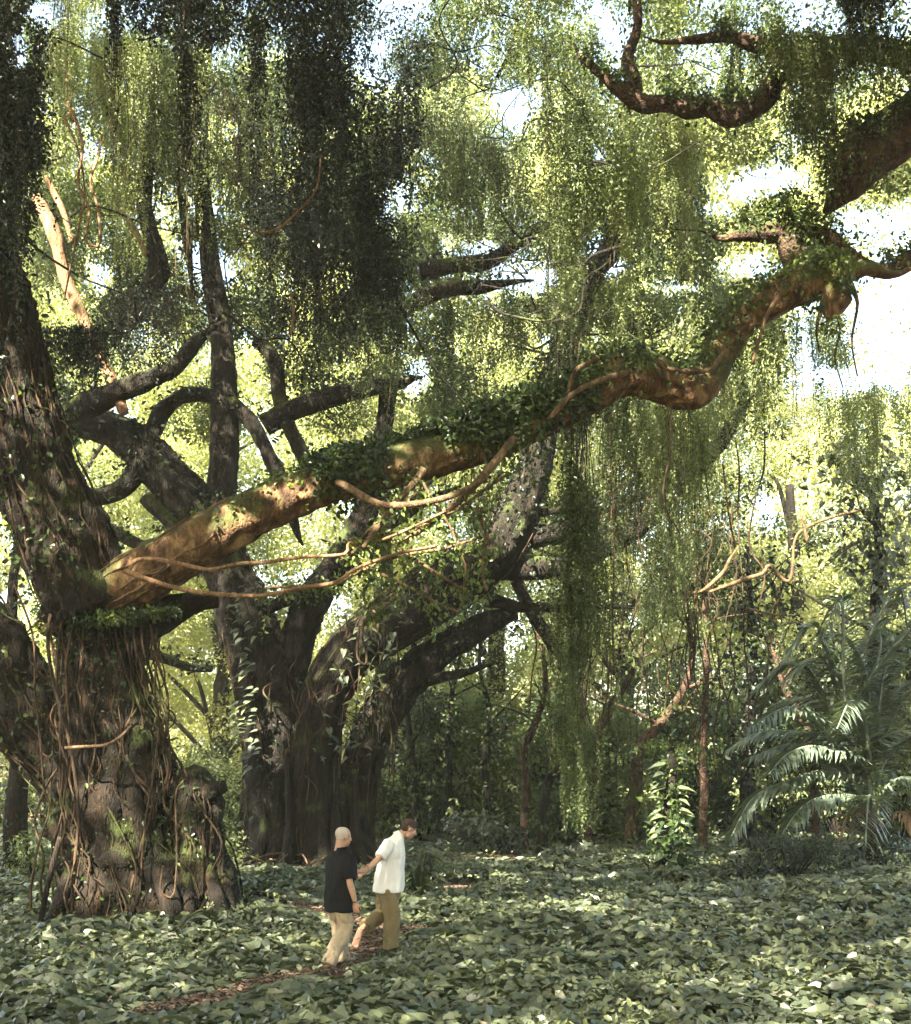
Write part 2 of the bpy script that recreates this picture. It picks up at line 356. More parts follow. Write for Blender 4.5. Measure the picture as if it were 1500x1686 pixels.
def soil_mat():
    m, t = mat('soil'); g = N(t, 'ShaderNodeNewGeometry')
    n1 = N(t, 'ShaderNodeTexNoise', _Scale=9.0, _Detail=9.0, _Roughness=.7); t.links.new(g.outputs['Position'], n1.inputs['Vector'])
    col = ramp(t, [(.03, .018, .011), (.09, .052, .032), (.19, .12, .075)], n1.outputs['Fac'], [.35, .5, .7])
    pr = N(t, 'ShaderNodeBsdfPrincipled', _Roughness=.95); t.links.new(col, pr.inputs['Base Color'])
    bu = N(t, 'ShaderNodeBump', _Strength=.8, _Distance=.05); t.links.new(n1.outputs['Fac'], bu.inputs['Height']); t.links.new(bu.outputs[0], pr.inputs['Normal'])
    o = N(t, 'ShaderNodeOutputMaterial'); t.links.new(pr.outputs[0], o.inputs[0]); return m
M_SOIL = soil_mat()
def ground():
    xs = np.concatenate([np.linspace(-400, -42, 12), np.linspace(-40, 40, 201), np.linspace(42, 400, 12)])
    ys = np.concatenate([np.linspace(-200, -2, 8), np.linspace(0, 60, 181), np.linspace(62, 600, 14)])
    X, Y = np.meshgrid(xs, ys); Z = gh(X, Y)
    v = np.stack([X, Y, Z], -1).reshape(-1, 3); w = len(xs)
    i = np.arange(len(ys) - 1)[:, None] * w + np.arange(w - 1)[None]
    mb = MB(); mb.add(v, np.stack([i, i + 1, i + w + 1, i + w], -1).reshape(-1, 4)); mb.build('ground', M_SOIL, smooth=True, kind='structure')
    # the trodden path: a strip just proud of the soil
    mb = MB()
    for pts, wd in PATHS[:1]:
        s = spline(np.array([p + [0] for p in pts]), .15)[:, :2]; T = norm(np.gradient(s, axis=0)); Nn = np.stack([-T[:, 1], T[:, 0]], 1)
        offs = np.linspace(-wd, wd, 9); V = s[:, None] + Nn[:, None] * offs[None, :, None]
        V = np.dstack([V, gh(V[..., 0], V[..., 1]) + .006 + .012 * (1 - (offs / wd) ** 2)[None]]); n = len(s)
        i = np.arange(n - 1)[:, None] * 9 + np.arange(8)[None]
        mb.add(V.reshape(-1, 3), np.stack([i, i + 1, i + 10, i + 9], -1).reshape(-1, 4))
    mb.build('path', M_SOIL, smooth=True, kind='structure')
ground()

def ground_cover():
    n = 150000
    y = 9.5 + 42 * rng.random(n) ** 1.25; x = (rng.random(n) * 2 - 1) * (0.40 * y + 2.5)
    pd = path_dist(x, y); edge = 1 + 0.5 * vnoise(np.stack([x, y, x * 0], 1), 3.0, 8)
    tr = np.hypot(x - P(230, 0, 21.6)[0], (y - 21.6))
    k = (pd > edge) & (tr > 1.15)
    for fx, fy in ((-1.52, 16.1), (-1.36, 16.7), (-1.2, 17.4), (-1.45, 15.8)): k &= np.hypot(x - fx, (y - fy) * .6) > .30
    far = np.clip((y - 44) / 8, 0, 1); k &= rng.random(n) > far * .5
    # barer patches under the trees
    k &= (fbm(np.stack([x, y, x * 0], 1), .45, 61, 2) > -0.62)
    x, y, pd = x[k], y[k], pd[k]; n = len(x)
    p = np.stack([x, y, x * 0], 1)
    mound = 0.17 + 0.13 * fbm(p, 1.1, 31, 3) + 0.10 * np.clip(fbm(p, .35, 71, 2), 0, 1)
    hmax = np.clip(mound, .05, .5) * np.clip((pd - .7) * .25, .12, 1)
    hmax = np.where((np.abs(x + 1.5 * y / 16.2) < .3) & (y > 14.3) & (y < 16.3), hmax * .25, hmax)
    u = rng.random(n) ** 0.45
    z = gh(x, y) + 0.02 + hmax * u
    e = 0.3; gx = (fbm(p + [e, 0, 0], 1.1, 31, 3) - fbm(p - [e, 0, 0], 1.1, 31, 3)) * .25; gy = (fbm(p + [0, e, 0], 1.1, 31, 3) - fbm(p - [0, e, 0], 1.1, 31, 3)) * .25
    nn = np.stack([-gx * 1.6, -gy * 1.6 - .12, np.ones(n)], 1) + rng.normal(size=(n, 3)) * [.42, .42, .1]
    a = rng.random(n) * 6.283; d = np.stack([np.cos(a), np.sin(a), -0.25 + .3 * rng.normal(size=n)], 1)
    size = (0.10 + 0.12 * rng.random(n) ** 1.6) * (1 + .25 * fbm(p, .6, 12, 2)) * (1 + .012 * np.clip(y - 12, 0, 30))
    mb = MB(); scatter(mb, HEART, np.stack([x, y, z], 1), d, nn, size, np.clip(.5 + .2 * rng.normal(size=n), 0, 1))
    n = 26000; y = 9.5 + 34 * rng.random(n) ** 1.25; x = (rng.random(n) * 2 - 1) * (0.40 * y + 2.5); k = (path_dist(x, y) > 1) & (fbm(np.stack([x, y, x * 0], 1), .8, 99, 2) > .02); x, y = x[k], y[k]; n = len(x)
    pp = np.stack([x, y, x * 0], 1); zz = gh(x, y) + .12 + .13 * fbm(pp, 1.1, 31, 3) + .10 * rng.random(n) + .08
    scatter(mb, OVAL, np.stack([x, y, zz], 1), rng.normal(size=(n, 3)) * [1, 1, .5] + [0, 0, .5], rv(n) + [0, -.3, .8], .05 + .06 * rng.random(n), np.clip(.85 + .2 * rng.normal(size=n), 0, 1))
    mb.build('ground_cover', M_COVER, label='carpet of grey green heart-shaped creeper leaves covering the forest floor', cat='ground cover', kind='stuff')
    # small upright under-leaves and stalks between the big leaves
    # fallen brown leaves on the path and bare patches
    n = 26000; y = 10 + 40 * rng.random(n) ** 1.3; x = (rng.random(n) * 2 - 1) * (0.38 * y + 1)
    k = path_dist(x, y) < 1.35
    i = np.where(k)[0]; x2, y2 = x[i], y[i]
    ex = []
    for pts, w in PATHS:
        s = spline(np.array([q + [0] for q in pts]), .03)[:, :2]; m = int(len(s) * (16 if w < .5 else 26)); j = rng.integers(0, len(s), m)
        ex.append(s[j] + rng.normal(size=(m, 2)) * w * .6)
    ex = np.vstack(ex); x2 = np.concatenate([x2, ex[:, 0]]); y2 = np.concatenate([y2, ex[:, 1]])
    hz = rng.random(len(x2)) * .03
    m_ = 900; yy = 10 + 28 * rng.random(m_); x2 = np.concatenate([x2, (rng.random(m_) * 2 - 1) * .38 * yy]); y2 = np.concatenate([y2, yy]); hz = np.concatenate([hz, .20 + .08 * rng.random(m_)])
    n = len(x2); a = rng.random(n) * 6.283
    mb = MB(); scatter(mb, OVAL, np.stack([x2, y2, gh(x2, y2) + .03 + hz], 1), np.stack([np.cos(a), np.sin(a), .2 * rng.normal(size=n)], 1),
                       np.stack([.35 * rng.normal(size=n), .35 * rng.normal(size=n), np.ones(n)], 1), .04 + .05 * rng.random(n))
    mb.build('fallen_leaves', M_LITTER, label='dry reddish brown leaf litter along the narrow trodden path', cat='leaf litter', kind='stuff')
ground_cover()

# ------------------------------------------------------------------ the two men
M_SKIN = plain('skin', (.47, .28, .19), .5, .10, 30, .05, sss=.08); M_SCALP = M_SKIN
M_NAVY = plain('cloth_navy', (.003, .0035, .0055), .9, .25, 60, .25); M_WHITE = plain('cloth_white', (.78, .77, .73), .8, .04, 60, .2)
M_KHAKI = plain('cloth_khaki', (.36, .285, .19), .85, .08, 60, .25); M_OLIVE = plain('cloth_ochre_cord', (.21, .16, .08), .85, .12, 60, .3)
M_HAIR = plain('hair_brown', (.045, .026, .018), .6, .3, 90, .5); M_STUB = plain('hair_stubble', (.42, .37, .31), .7, .12, 120, .3); M_BAND = plain('band_black', (.01, .01, .012), .5); M_EYE = plain('eye', (.6, .58, .55), .3)

def loft(mb, rings, seg=28):
    """rings: (centre, side half-vector, forward half-vector); closed"""
    C = np.array([r[0] for r in rings]); A = np.array([r[1] for r in rings]); B_ = np.array([r[2] for r in rings])
    s = spline(np.hstack([C, A, B_]), .02); n = len(s); a = np.linspace(0, 2 * np.pi, seg, endpoint=False)
    v = (s[:, None, :3] + s[:, None, 3:6] * np.cos(a)[None, :, None] + s[:, None, 6:9] * np.sin(a)[None, :, None]).reshape(-1, 3)
    i = np.arange(n - 1)[:, None] * seg; j = np.arange(seg)[None]; j2 = (j + 1) % seg
    q = np.stack([i + j, i + j2, i + seg + j2, i + seg + j], -1).reshape(-1, 4); k = n * seg; jj = np.arange(seg)
    v = np.vstack([v, s[:1, :3], s[-1:, :3]])
    t = np.vstack([np.stack([jj * 0 + k, (jj + 1) % seg, jj], 1), np.stack([jj * 0 + k + 1, (n - 1) * seg + jj, (n - 1) * seg + (jj + 1) % seg], 1)])
    mb.add(v, q, t)
def ell(mb, c, ax, ay, az):
    """ellipsoid by half-axis vectors"""
    c, ax, ay, az = map(np.array, (c, ax, ay, az)); r = []
    for th in np.linspace(.12, math.pi - .12, 11): r.append((c - az * math.cos(th), ax * math.sin(th), ay * math.sin(th)))
    loft(mb, r, 24)
def chain(mb, pts, seg=16): tube(mb, np.array(pts, float), seg=seg, step=.012)
def remeshed(mb, name, m, parent, vox, fold=None, smooth=3, **kw):
    me = mb.mesh(name + '_src'); o = bpy.data.objects.new('tmp', me); COL.objects.link(o)
    r = o.modifiers.new('r', 'REMESH'); r.mode = 'VOXEL'; r.voxel_size = vox; r.use_smooth_shade = True
    s = o.modifiers.new('s', 'SMOOTH'); s.factor = .5; s.iterations = smooth
    dg = bpy.context.evaluated_depsgraph_get(); ne = bpy.data.meshes.new_from_object(o.evaluated_get(dg)); bpy.data.objects.remove(o); bpy.data.meshes.remove(me)
    n = len(ne.vertices); v = np.zeros(n * 3, np.float32); nn = np.zeros(n * 3, np.float32); ne.vertices.foreach_get('co', v); ne.vertices.foreach_get('normal', nn)
    v = v.reshape(-1, 3); nn = nn.reshape(-1, 3)
    if fold:
        f = fold(v); v = v + nn * f[:, None]; ne.vertices.foreach_set('co', v.astype(np.float32).ravel()); ne.update()
    ne.materials.clear(); ne.materials.append(m); ne.name = name
    return link(name, ne, parent, **kw)
def hand(mb, w, d, pn, thumb, curl=.9, ln=.18):
    """w wrist, d hand direction, pn direction the palm faces, thumb = side the thumb is on"""
    w, d, pn, th = np.array(w, float), norm(np.array(d, float)), norm(np.array(pn, float)), norm(np.array(thumb, float))
    pn = norm(pn - d * (pn @ d)); sd = np.cross(d, pn); sd = sd if sd @ th > 0 else -sd
    loft(mb, [(w, sd * .028, pn * .020), (w + d * .03, sd * .036, pn * .018), (w + d * .07, sd * .043, pn * .015), (w + d * .092, sd * .036, pn * .012)], 16)
    for k, (o, l) in enumerate([(.032, .072), (.011, .080), (-.011, .074), (-.032, .058)]):
        b = w + d * .082 + sd * o; p = [[*b, .0095]]; dd = d + sd * o * 1.6
        for s_ in range(3):
            a = curl * (s_ + .6) * .55; b = b + (dd * math.cos(a) + pn * math.sin(a)) * l * (.42, .33, .25)[s_]; p.append([*b, (.0088, .0080, .0065)[s_]])
        chain(mb, p, 10)
    b = w + d * .025 + sd * .028; chain(mb, [[*b, .013], [*(b + d * .03 + sd * .022 + pn * .012), .011], [*(b + d * .058 + sd * .026 + pn * .026), .0095], [*(b + d * .078 + sd * .020 + pn * .036), .007]], 10)
def head(mb, c, f, up):
    f = norm(np.array(f, float)); up = np.array(up, float); up = norm(up - f * (up @ f)); s = np.cross(f, up)
    ell(mb, c + up * .022 - f * .012, s * .077, f * .098, up * .095)            # cranium
    ell(mb, c - up * .045 + f * .028, s * .060, f * .066, up * .078)            # face and jaw
    ell(mb, c - up * .098 + f * .062, s * .026, f * .024, up * .020)            # chin
    chain(mb, [[*(c + f * .084 + up * .012), .009], [*(c + f * .104 - up * .018), .011], [*(c + f * .112 - up * .034), .014], [*(c + f * .092 - up * .042), .010]], 10)
    ell(mb, c + f * .078 + up * .020, s * .046, f * .014, up * .010)            # brow
    ell(mb, c + f * .086 - up * .066, s * .024, f * .010, up * .006); ell(mb, c + f * .086 - up * .077, s * .020, f * .010, up * .006)
    for k in (-1, 1):
        ell(mb, c + s * .080 * k - f * .008 - up * .010, s * .010 * k + f * .004, f * .018 - s * .004, up * .031)
        ell(mb, c + s * .042 * k + f * .066 - up * .028, s * .022, f * .018, up * .02)
    return f, s, up
def fold_fn(seed, amp, sc=(9, 9, 4)):
    return lambda v: amp * fbm(v * np.array(sc), 1.0, seed, 3) + amp * .6 * (np.abs(vnoise(v * np.array(sc) * 1.7 + 7, 1.0, seed + 5)) - .4)

def man_in_black():
    D = 16.45
    def a(x, y, dy=0): return P(x, y, D) + np.array([0, dy, 0])
    t = thing('person', [a(560, 0)[0], D + .1, 0], 'bald person in loose black short-sleeved shirt and beige trousers walking barefoot behind, holding a hand', 'person')
    f = norm(np.array([.72, .69, 0])); s = np.array([f[1], -f[0], 0.]); up = np.array([0, 0, 1.])
    b = MB(); hc = a(566, 1377.5)
    head(b, hc, (.80, .58, -.12), up)
    chain(b, [[*(a(563, 1383) - f * .02), .057], [*(a(561, 1393) - f * .01), .060], [*a(560, 1402), .075], [*a(560, 1410), .07]], 20)
    loft(b, [(a(560, 1400), s * .07, f * .05), (a(560, 1408), s * .14, f * .065), (a(560, 1425), s * .15, f * .085), (a(559, 1455), s * .13, f * .08), (a(559, 1475), s * .13, f * .085), (a(559, 1490), s * .10, f * .08)])
    rs, re, rw = a(577, 1409, -.13), a(578, 1449, -.20), a(586.5, 1483, -.17)
    chain(b, [[*rs, .045], [*(rs * .5 + re * .5), .045], [*re, .040], [*(re * .65 + rw * .35), .042], [*rw, .027], [*(rw + norm(rw - re) * .02), .027]])
    hand(b, rw, [.10, .05, -1], [.5, .3, .1] - s * .4, [.6, .6, 0], curl=.75)
    ls, le, lw = a(544, 1409, .13), a(562, 1437, .36), a(588, 1441.5, .50)
    chain(b, [[*ls, .045], [*(ls * .5 + le * .5), .044], [*le, .040], [*(le * .6 + lw * .4), .042], [*lw, .027]])
    hand(b, lw, [.85, .35, .38], [.2, -.3, .9], [-.5, -.3, .8], curl=1.15)
    for hx, kn, an, toe in (((566, 1473, -.08), (568, 1528, -.06), (541.5, 1582, -.28), (553, 1592.5, -.16)), ((553, 1473, .08), (556, 1530, .20), (565, 1583, .24), (576, 1587, .33))):
        h_, k_, n_, o_ = a(*hx), a(*kn), a(*an), a(*toe)
        chain(b, [[*h_, .088], [*(h_ * .5 + k_ * .5), .075], [*k_, .056], [*(k_ * .65 + n_ * .35), .056], [*n_, .038]])
        hd = norm(o_ - n_); heel = n_ - norm(np.array([hd[0], hd[1], 0])) * .035 - up * .035
        chain(b, [[*heel, .030], [*(heel * .5 + o_ * .5 + up * .012), .036], [*(o_ - hd * .02), .034], [*(o_ + hd * .035), .017]], 14)
        q = np.cross(hd, up); q = norm(q)
        for j in range(5): chain(b, [[*(o_ + q * (j - 2) * .016), .011], [*(o_ + q * (j - 2) * .018 + hd * (.055 - .006 * abs(j - 1))), .008]], 8)
    remeshed(b, 'body', M_SKIN, t, .0055, smooth=2)
    c_ = MB()
    loft(c_, [(a(561.5, 1394.5), s * .068, f * .066), (a(561, 1399), s * .085, f * .075), (a(560, 1403), s * .15, f * .095), (a(560, 1409), s * .205, f * .115), (a(559, 1425), s * .215, f * .145), (a(559, 1455), s * .215, f * .150), (a(559, 1485), s * .222, f * .158), (a(559.5, 1501), s * .222, f * .16)])
    chain(c_, [[*(rs - s * .02), .085], [*(rs * .5 + re * .5), .084], [*(rs * .12 + re * .88), .078], [*(rs * .08 + re * .92), .074]], 20)
    m_ = ls * .3 + le * .7; chain(c_, [[*ls, .082], [*(ls * .5 + le * .5), .078], [*m_, .074]], 20)
    remeshed(c_, 'shirt', M_NAVY, t, .008, fold_fn(3, .022))
    c_ = MB(); tube(c_, np.array([[*(a(562, 1394.5) - f * .0), .066], [*a(562, 1397), .074]]), seg=24, step=.01); c_.build('collar', M_NAVY, t, smooth=True)
    c_ = MB(); h0 = a(559.5, 1478)
    loft(c_, [(a(559, 1465), s * .16, f * .12), (h0, s * .185, f * .135), (a(559, 1500), s * .19, f * .135), (a(560, 1512), s * .14, f * .1)])
    for hx, kn, an, r in (((566, 1480, -.08), (568.5, 1530, -.07), (543.5, 1583, -.27), .098), ((552, 1480, .08), (555, 1530, .20), (565, 1586, .25), .09)):
        h_, k_, n_ = a(*hx), a(*kn), a(*an)
        chain(c_, [[*h_, .108], [*(h_ * .5 + k_ * .5), .104], [*k_, r], [*(k_ * .5 + n_ * .5), r * .98], [*n_, r * .92]], 24)
    remeshed(c_, 'trousers', M_KHAKI, t, .009, fold_fn(8, .026, (8, 8, 6)))
    u_ = up; ff = norm(np.array([.80, .58, -.12])); ss = norm(np.cross(ff, u_)); c_ = MB(); ell(c_, hc + u_ * .030 - ff * .018, ss * .0785, ff * .096, u_ * .089); ell(c_, hc - ff * .040 + u_ * .0, ss * .070, ff * .064, u_ * .075)
    remeshed(c_, 'hair', M_STUB, t, .006)
    c_ = MB(); dd = norm(rw - re); tube(c_, np.array([[*(rw - dd * .012), .031], [*(rw + dd * .0), .032]]), seg=18, step=.005); c_.build('wristband', M_BAND, t, smooth=True)
    eyes(hc, (.80, .58, -.12), t)
def eyes(hc, f, t):
    f = norm(np.array(f, float)); s = norm(np.cross(f, [0, 0, 1.])); up = np.cross(s, f)
    for k in (-1, 1):
        c_ = MB(); ell(c_, hc + f * .079 + s * .031 * k - up * .004, s * .012, f * .010, up * .007); c_.build('eye', M_EYE, t, smooth=True)

def man_in_white():
    D = 17.55
    def a(x, y, dy=0): return P(x, y, D) + np.array([0, dy, 0])
    t = thing('person', [a(640, 0)[0], D, 0], 'dark-haired person in white short-sleeved shirt and ochre trousers looking down, one bare foot lifted', 'person')
    f = norm(np.array([.97, .22, 0])); s = np.array([f[1], -f[0], 0.]); up = np.array([0, 0, 1.])
    b = MB(); hf = (.86, .25, -.44); hc = a(674, 1364)
    F_, S_, U_ = head(b, hc, hf, up)
    chain(b, [[*(a(671, 1368)), .055], [*a(664, 1372), .058], [*a(656, 1379), .070], [*a(650, 1388), .075]], 20)
    loft(b, [(a(653, 1378), s * .07, f * .06), (a(648, 1388), s * .17, f * .095), (a(646, 1410), s * .165, f * .12), (a(642, 1440), s * .14, f * .11), (a(640, 1456), s * .155, f * .115), (a(640, 1470), s * .11, f * .09)])
    rs, re, rw = a(643, 1388, -.17), a(625.5, 1411, -.30), a(608, 1428, -.47)
    chain(b, [[*rs, .054], [*(rs * .5 + re * .5), .047], [*re, .041], [*(re * .6 + rw * .4), .041], [*rw, .028]])
    hand(b, rw, [-.75, -.25, -.50], [-.2, .3, -.8], [-.3, -.3, .8], curl=.95)
    ls, le, lw = a(649, 1388, .17), a(653, 1425, .20), a(652, 1456, .24)
    chain(b, [[*ls, .054], [*(ls * .5 + le * .5), .046], [*le, .04], [*lw, .027]]); hand(b, lw, [.05, 0, -1], [0, -1, 0], [1, 0, 0])
    for hx, kn, an, toe, lift in (((640, 1453, -.09), (645, 1507, -.08), (642, 1561, -.08), (655, 1568, -.08), 0), ((638, 1453, .09), (627, 1505, .12), (597, 1527.5, -.14), (588, 1549, -.17), 1)):
        h_, k_, n_, o_ = a(*hx), a(*kn), a(*an), a(*toe)
        chain(b, [[*h_, .09], [*(h_ * .5 + k_ * .5), .078], [*k_, .058], [*(k_ * .65 + n_ * .35), .056], [*n_, .038]])
        hd = norm(o_ - n_); leg = norm(n_ - k_)
        heel = n_ + (leg * .035 - hd * .03 if lift else -norm(np.array([hd[0], hd[1], 0])) * .035 - up * .035)
        chain(b, [[*heel, .036], [*(heel * .5 + o_ * .5 + up * .008), .042], [*(o_ - hd * .02), .043], [*(o_ + hd * .035), .017]], 14)
        q = norm(np.cross(hd, np.array([0, 1., 0]) if lift else up)); 
        if lift: q = norm(np.cross(hd, leg))
        for j in (-1, 1): chain(b, [[*(heel + q * .010 * j), .030], [*(heel * .5 + o_ * .5 + q * .020 * j), .030], [*(o_ + q * .026 * j), .028]], 12)
        for j in range(5): chain(b, [[*(o_ + q * (j - 2) * .021), .014], [*(o_ + q * (j - 2) * .023 + hd * (.062 - .006 * abs(j - 1))), .010]], 8)
    remeshed(b, 'body', M_SKIN, t, .0055, smooth=2)
    c_ = MB()
    loft(c_, [(a(657, 1374.5), s * .066, f * .066 + up * -.02), (a(654, 1378), s * .10, f * .085), (a(648.5, 1383), s * .17, f * .115), (a(646.5, 1392), s * .205, f * .145), (a(645.5, 1408), s * .205, f * .168), (a(643, 1430), s * .20, f * .185), (a(640.5, 1452), s * .205, f * .20), (a(639, 1468), s * .21, f * .205)])
    chain(c_, [[*(rs - s * .02), .088], [*(rs * .5 + re * .5), .080], [*(rs * .18 + re * .82), .075], [*(rs * .12 + re * .88), .070]], 20)
    m_ = ls * .3 + le * .7; chain(c_, [[*ls, .085], [*m_, .075]], 20)
    remeshed(c_, 'shirt', M_WHITE, t, .008, fold_fn(13, .024, (8, 8, 4)))
    c_ = MB(); n0 = a(661.5, 1372.5); n1 = a(655, 1378.5); 
    tube(c_, np.array([[*n0, .064], [*(n0 * .5 + n1 * .5), .074], [*n1, .092]]), seg=24, step=.01, cap=False); c_.build('collar', M_WHITE, t, smooth=True)
    c_ = MB()
    loft(c_, [(a(640, 1448), s * .16, f * .13), (a(640, 1458), s * .175, f * .15), (a(640, 1473), s * .18, f * .15), (a(641, 1484), s * .13, f * .11)])
    for hx, kn, an, r in (((640.5, 1462, -.09), (646, 1510, -.08), (643, 1562, -.08), .108), ((638, 1462, .09), (628, 1506, .12), (602, 1525, -.11), .105)):
        h_, k_, n_ = a(*hx), a(*kn), a(*an)
        chain(c_, [[*h_, .115], [*(h_ * .5 + k_ * .5), .112], [*k_, r], [*(k_ * .5 + n_ * .5), r * .98], [*n_, r * .95]], 24)
    remeshed(c_, 'trousers', M_OLIVE, t, .009, fold_fn(18, .026, (8, 8, 6)))
    c_ = MB(); ell(c_, hc + U_ * .040 - F_ * .014, S_ * .081, F_ * .099, U_ * .082); ell(c_, hc + U_ * .088 + F_ * .045, S_ * .055, F_ * .042, U_ * .034); ell(c_, hc + U_ * .008 - F_ * .046, S_ * .076, F_ * .070, U_ * .078)
    remeshed(c_, 'hair', M_HAIR, t, .006, lambda v: .010 * fbm(v * 70, 1, 4, 2))
    eyes(hc, hf, t)
man_in_black(); man_in_white()

# ------------------------------------------------------------------ trees
def surf_vine(mb, info, t0, t1, ang, wander, rad, off=1.06, seed=0, step=.35):
    """thin root that creeps over a limb from spline fraction t0 to t1"""
    c, r, T, U, W = info; n = len(c); m = max(4, int(abs(t1 - t0) * n * np.linalg.norm(c[1] - c[0]) / step) + 2)
    tt = np.linspace(t0, t1, m); i = np.clip((tt * (n - 1)).astype(int), 0, n - 1)
    a = ang + wander * np.cumsum(rng.normal(size=m)) * .35
    p = c[i] + (U[i] * np.cos(a)[:, None] + W[i] * np.sin(a)[:, None]) * (r[i] * off + rad * .6 + .02 * rng.random(m))[:, None]
    tube(mb, np.column_stack([p, rad * (0.75 + .5 * rng.random(m))]), seg=6, step=.12, lump=.15, seed=seed, cap=False)

def free_root(mb, top, bottom, rad, sway=.25, knots=6, seg=5):
    t = np.linspace(0, 1, knots)[:, None]; p = np.asarray(top) * (1 - t) + np.asarray(bottom) * t
    w = np.sin(t * np.pi) * sway; p = p + rng.normal(size=p.shape) * w * [1, 1, .2]
    tube(mb, np.column_stack([p, rad * (.8 + .4 * rng.random(knots))]), seg=seg, step=.12, lump=.12, cap=False)

def roots_part(parent, name, mat_, builders):
    for b in builders:
        mb = MB(); b(mb); mb.build(name, mat_, parent, smooth=True)

def ivy(mb, info, t0, t1, n, size, up=1.0, spread=.12, top=True, tone=.5, tpl=OVAL):
    c, r, T, U, W = info; m = len(c)
    i = np.clip(((t0 + (t1 - t0) * rng.random(n)) * (m - 1)).astype(int), 0, m - 1)
    a = rng.random(n) * 6.283
    rad = U[i] * np.cos(a)[:, None] + W[i] * np.sin(a)[:, None]
    k = rng.random(n) < np.clip(.35 + up * rad[:, 2], .04, 1); i, rad = i[k], rad[k]; n = len(i)
    p = c[i] + rad * (r[i] * 1.02 + abs(rng.normal(size=n)) * spread)[:, None]
    k = fbm(p, 1.5, 91, 2) > -.18; p, rad = p[k], rad[k]; n = len(p)
    scatter(mb, tpl, p, rv(n) + rad * .5 + [0, 0, -.5], rad + rv(n) * .7, size * (.6 + .8 * rng.random(n)), np.clip(tone + .25 * rng.normal(size=n), 0, 1))

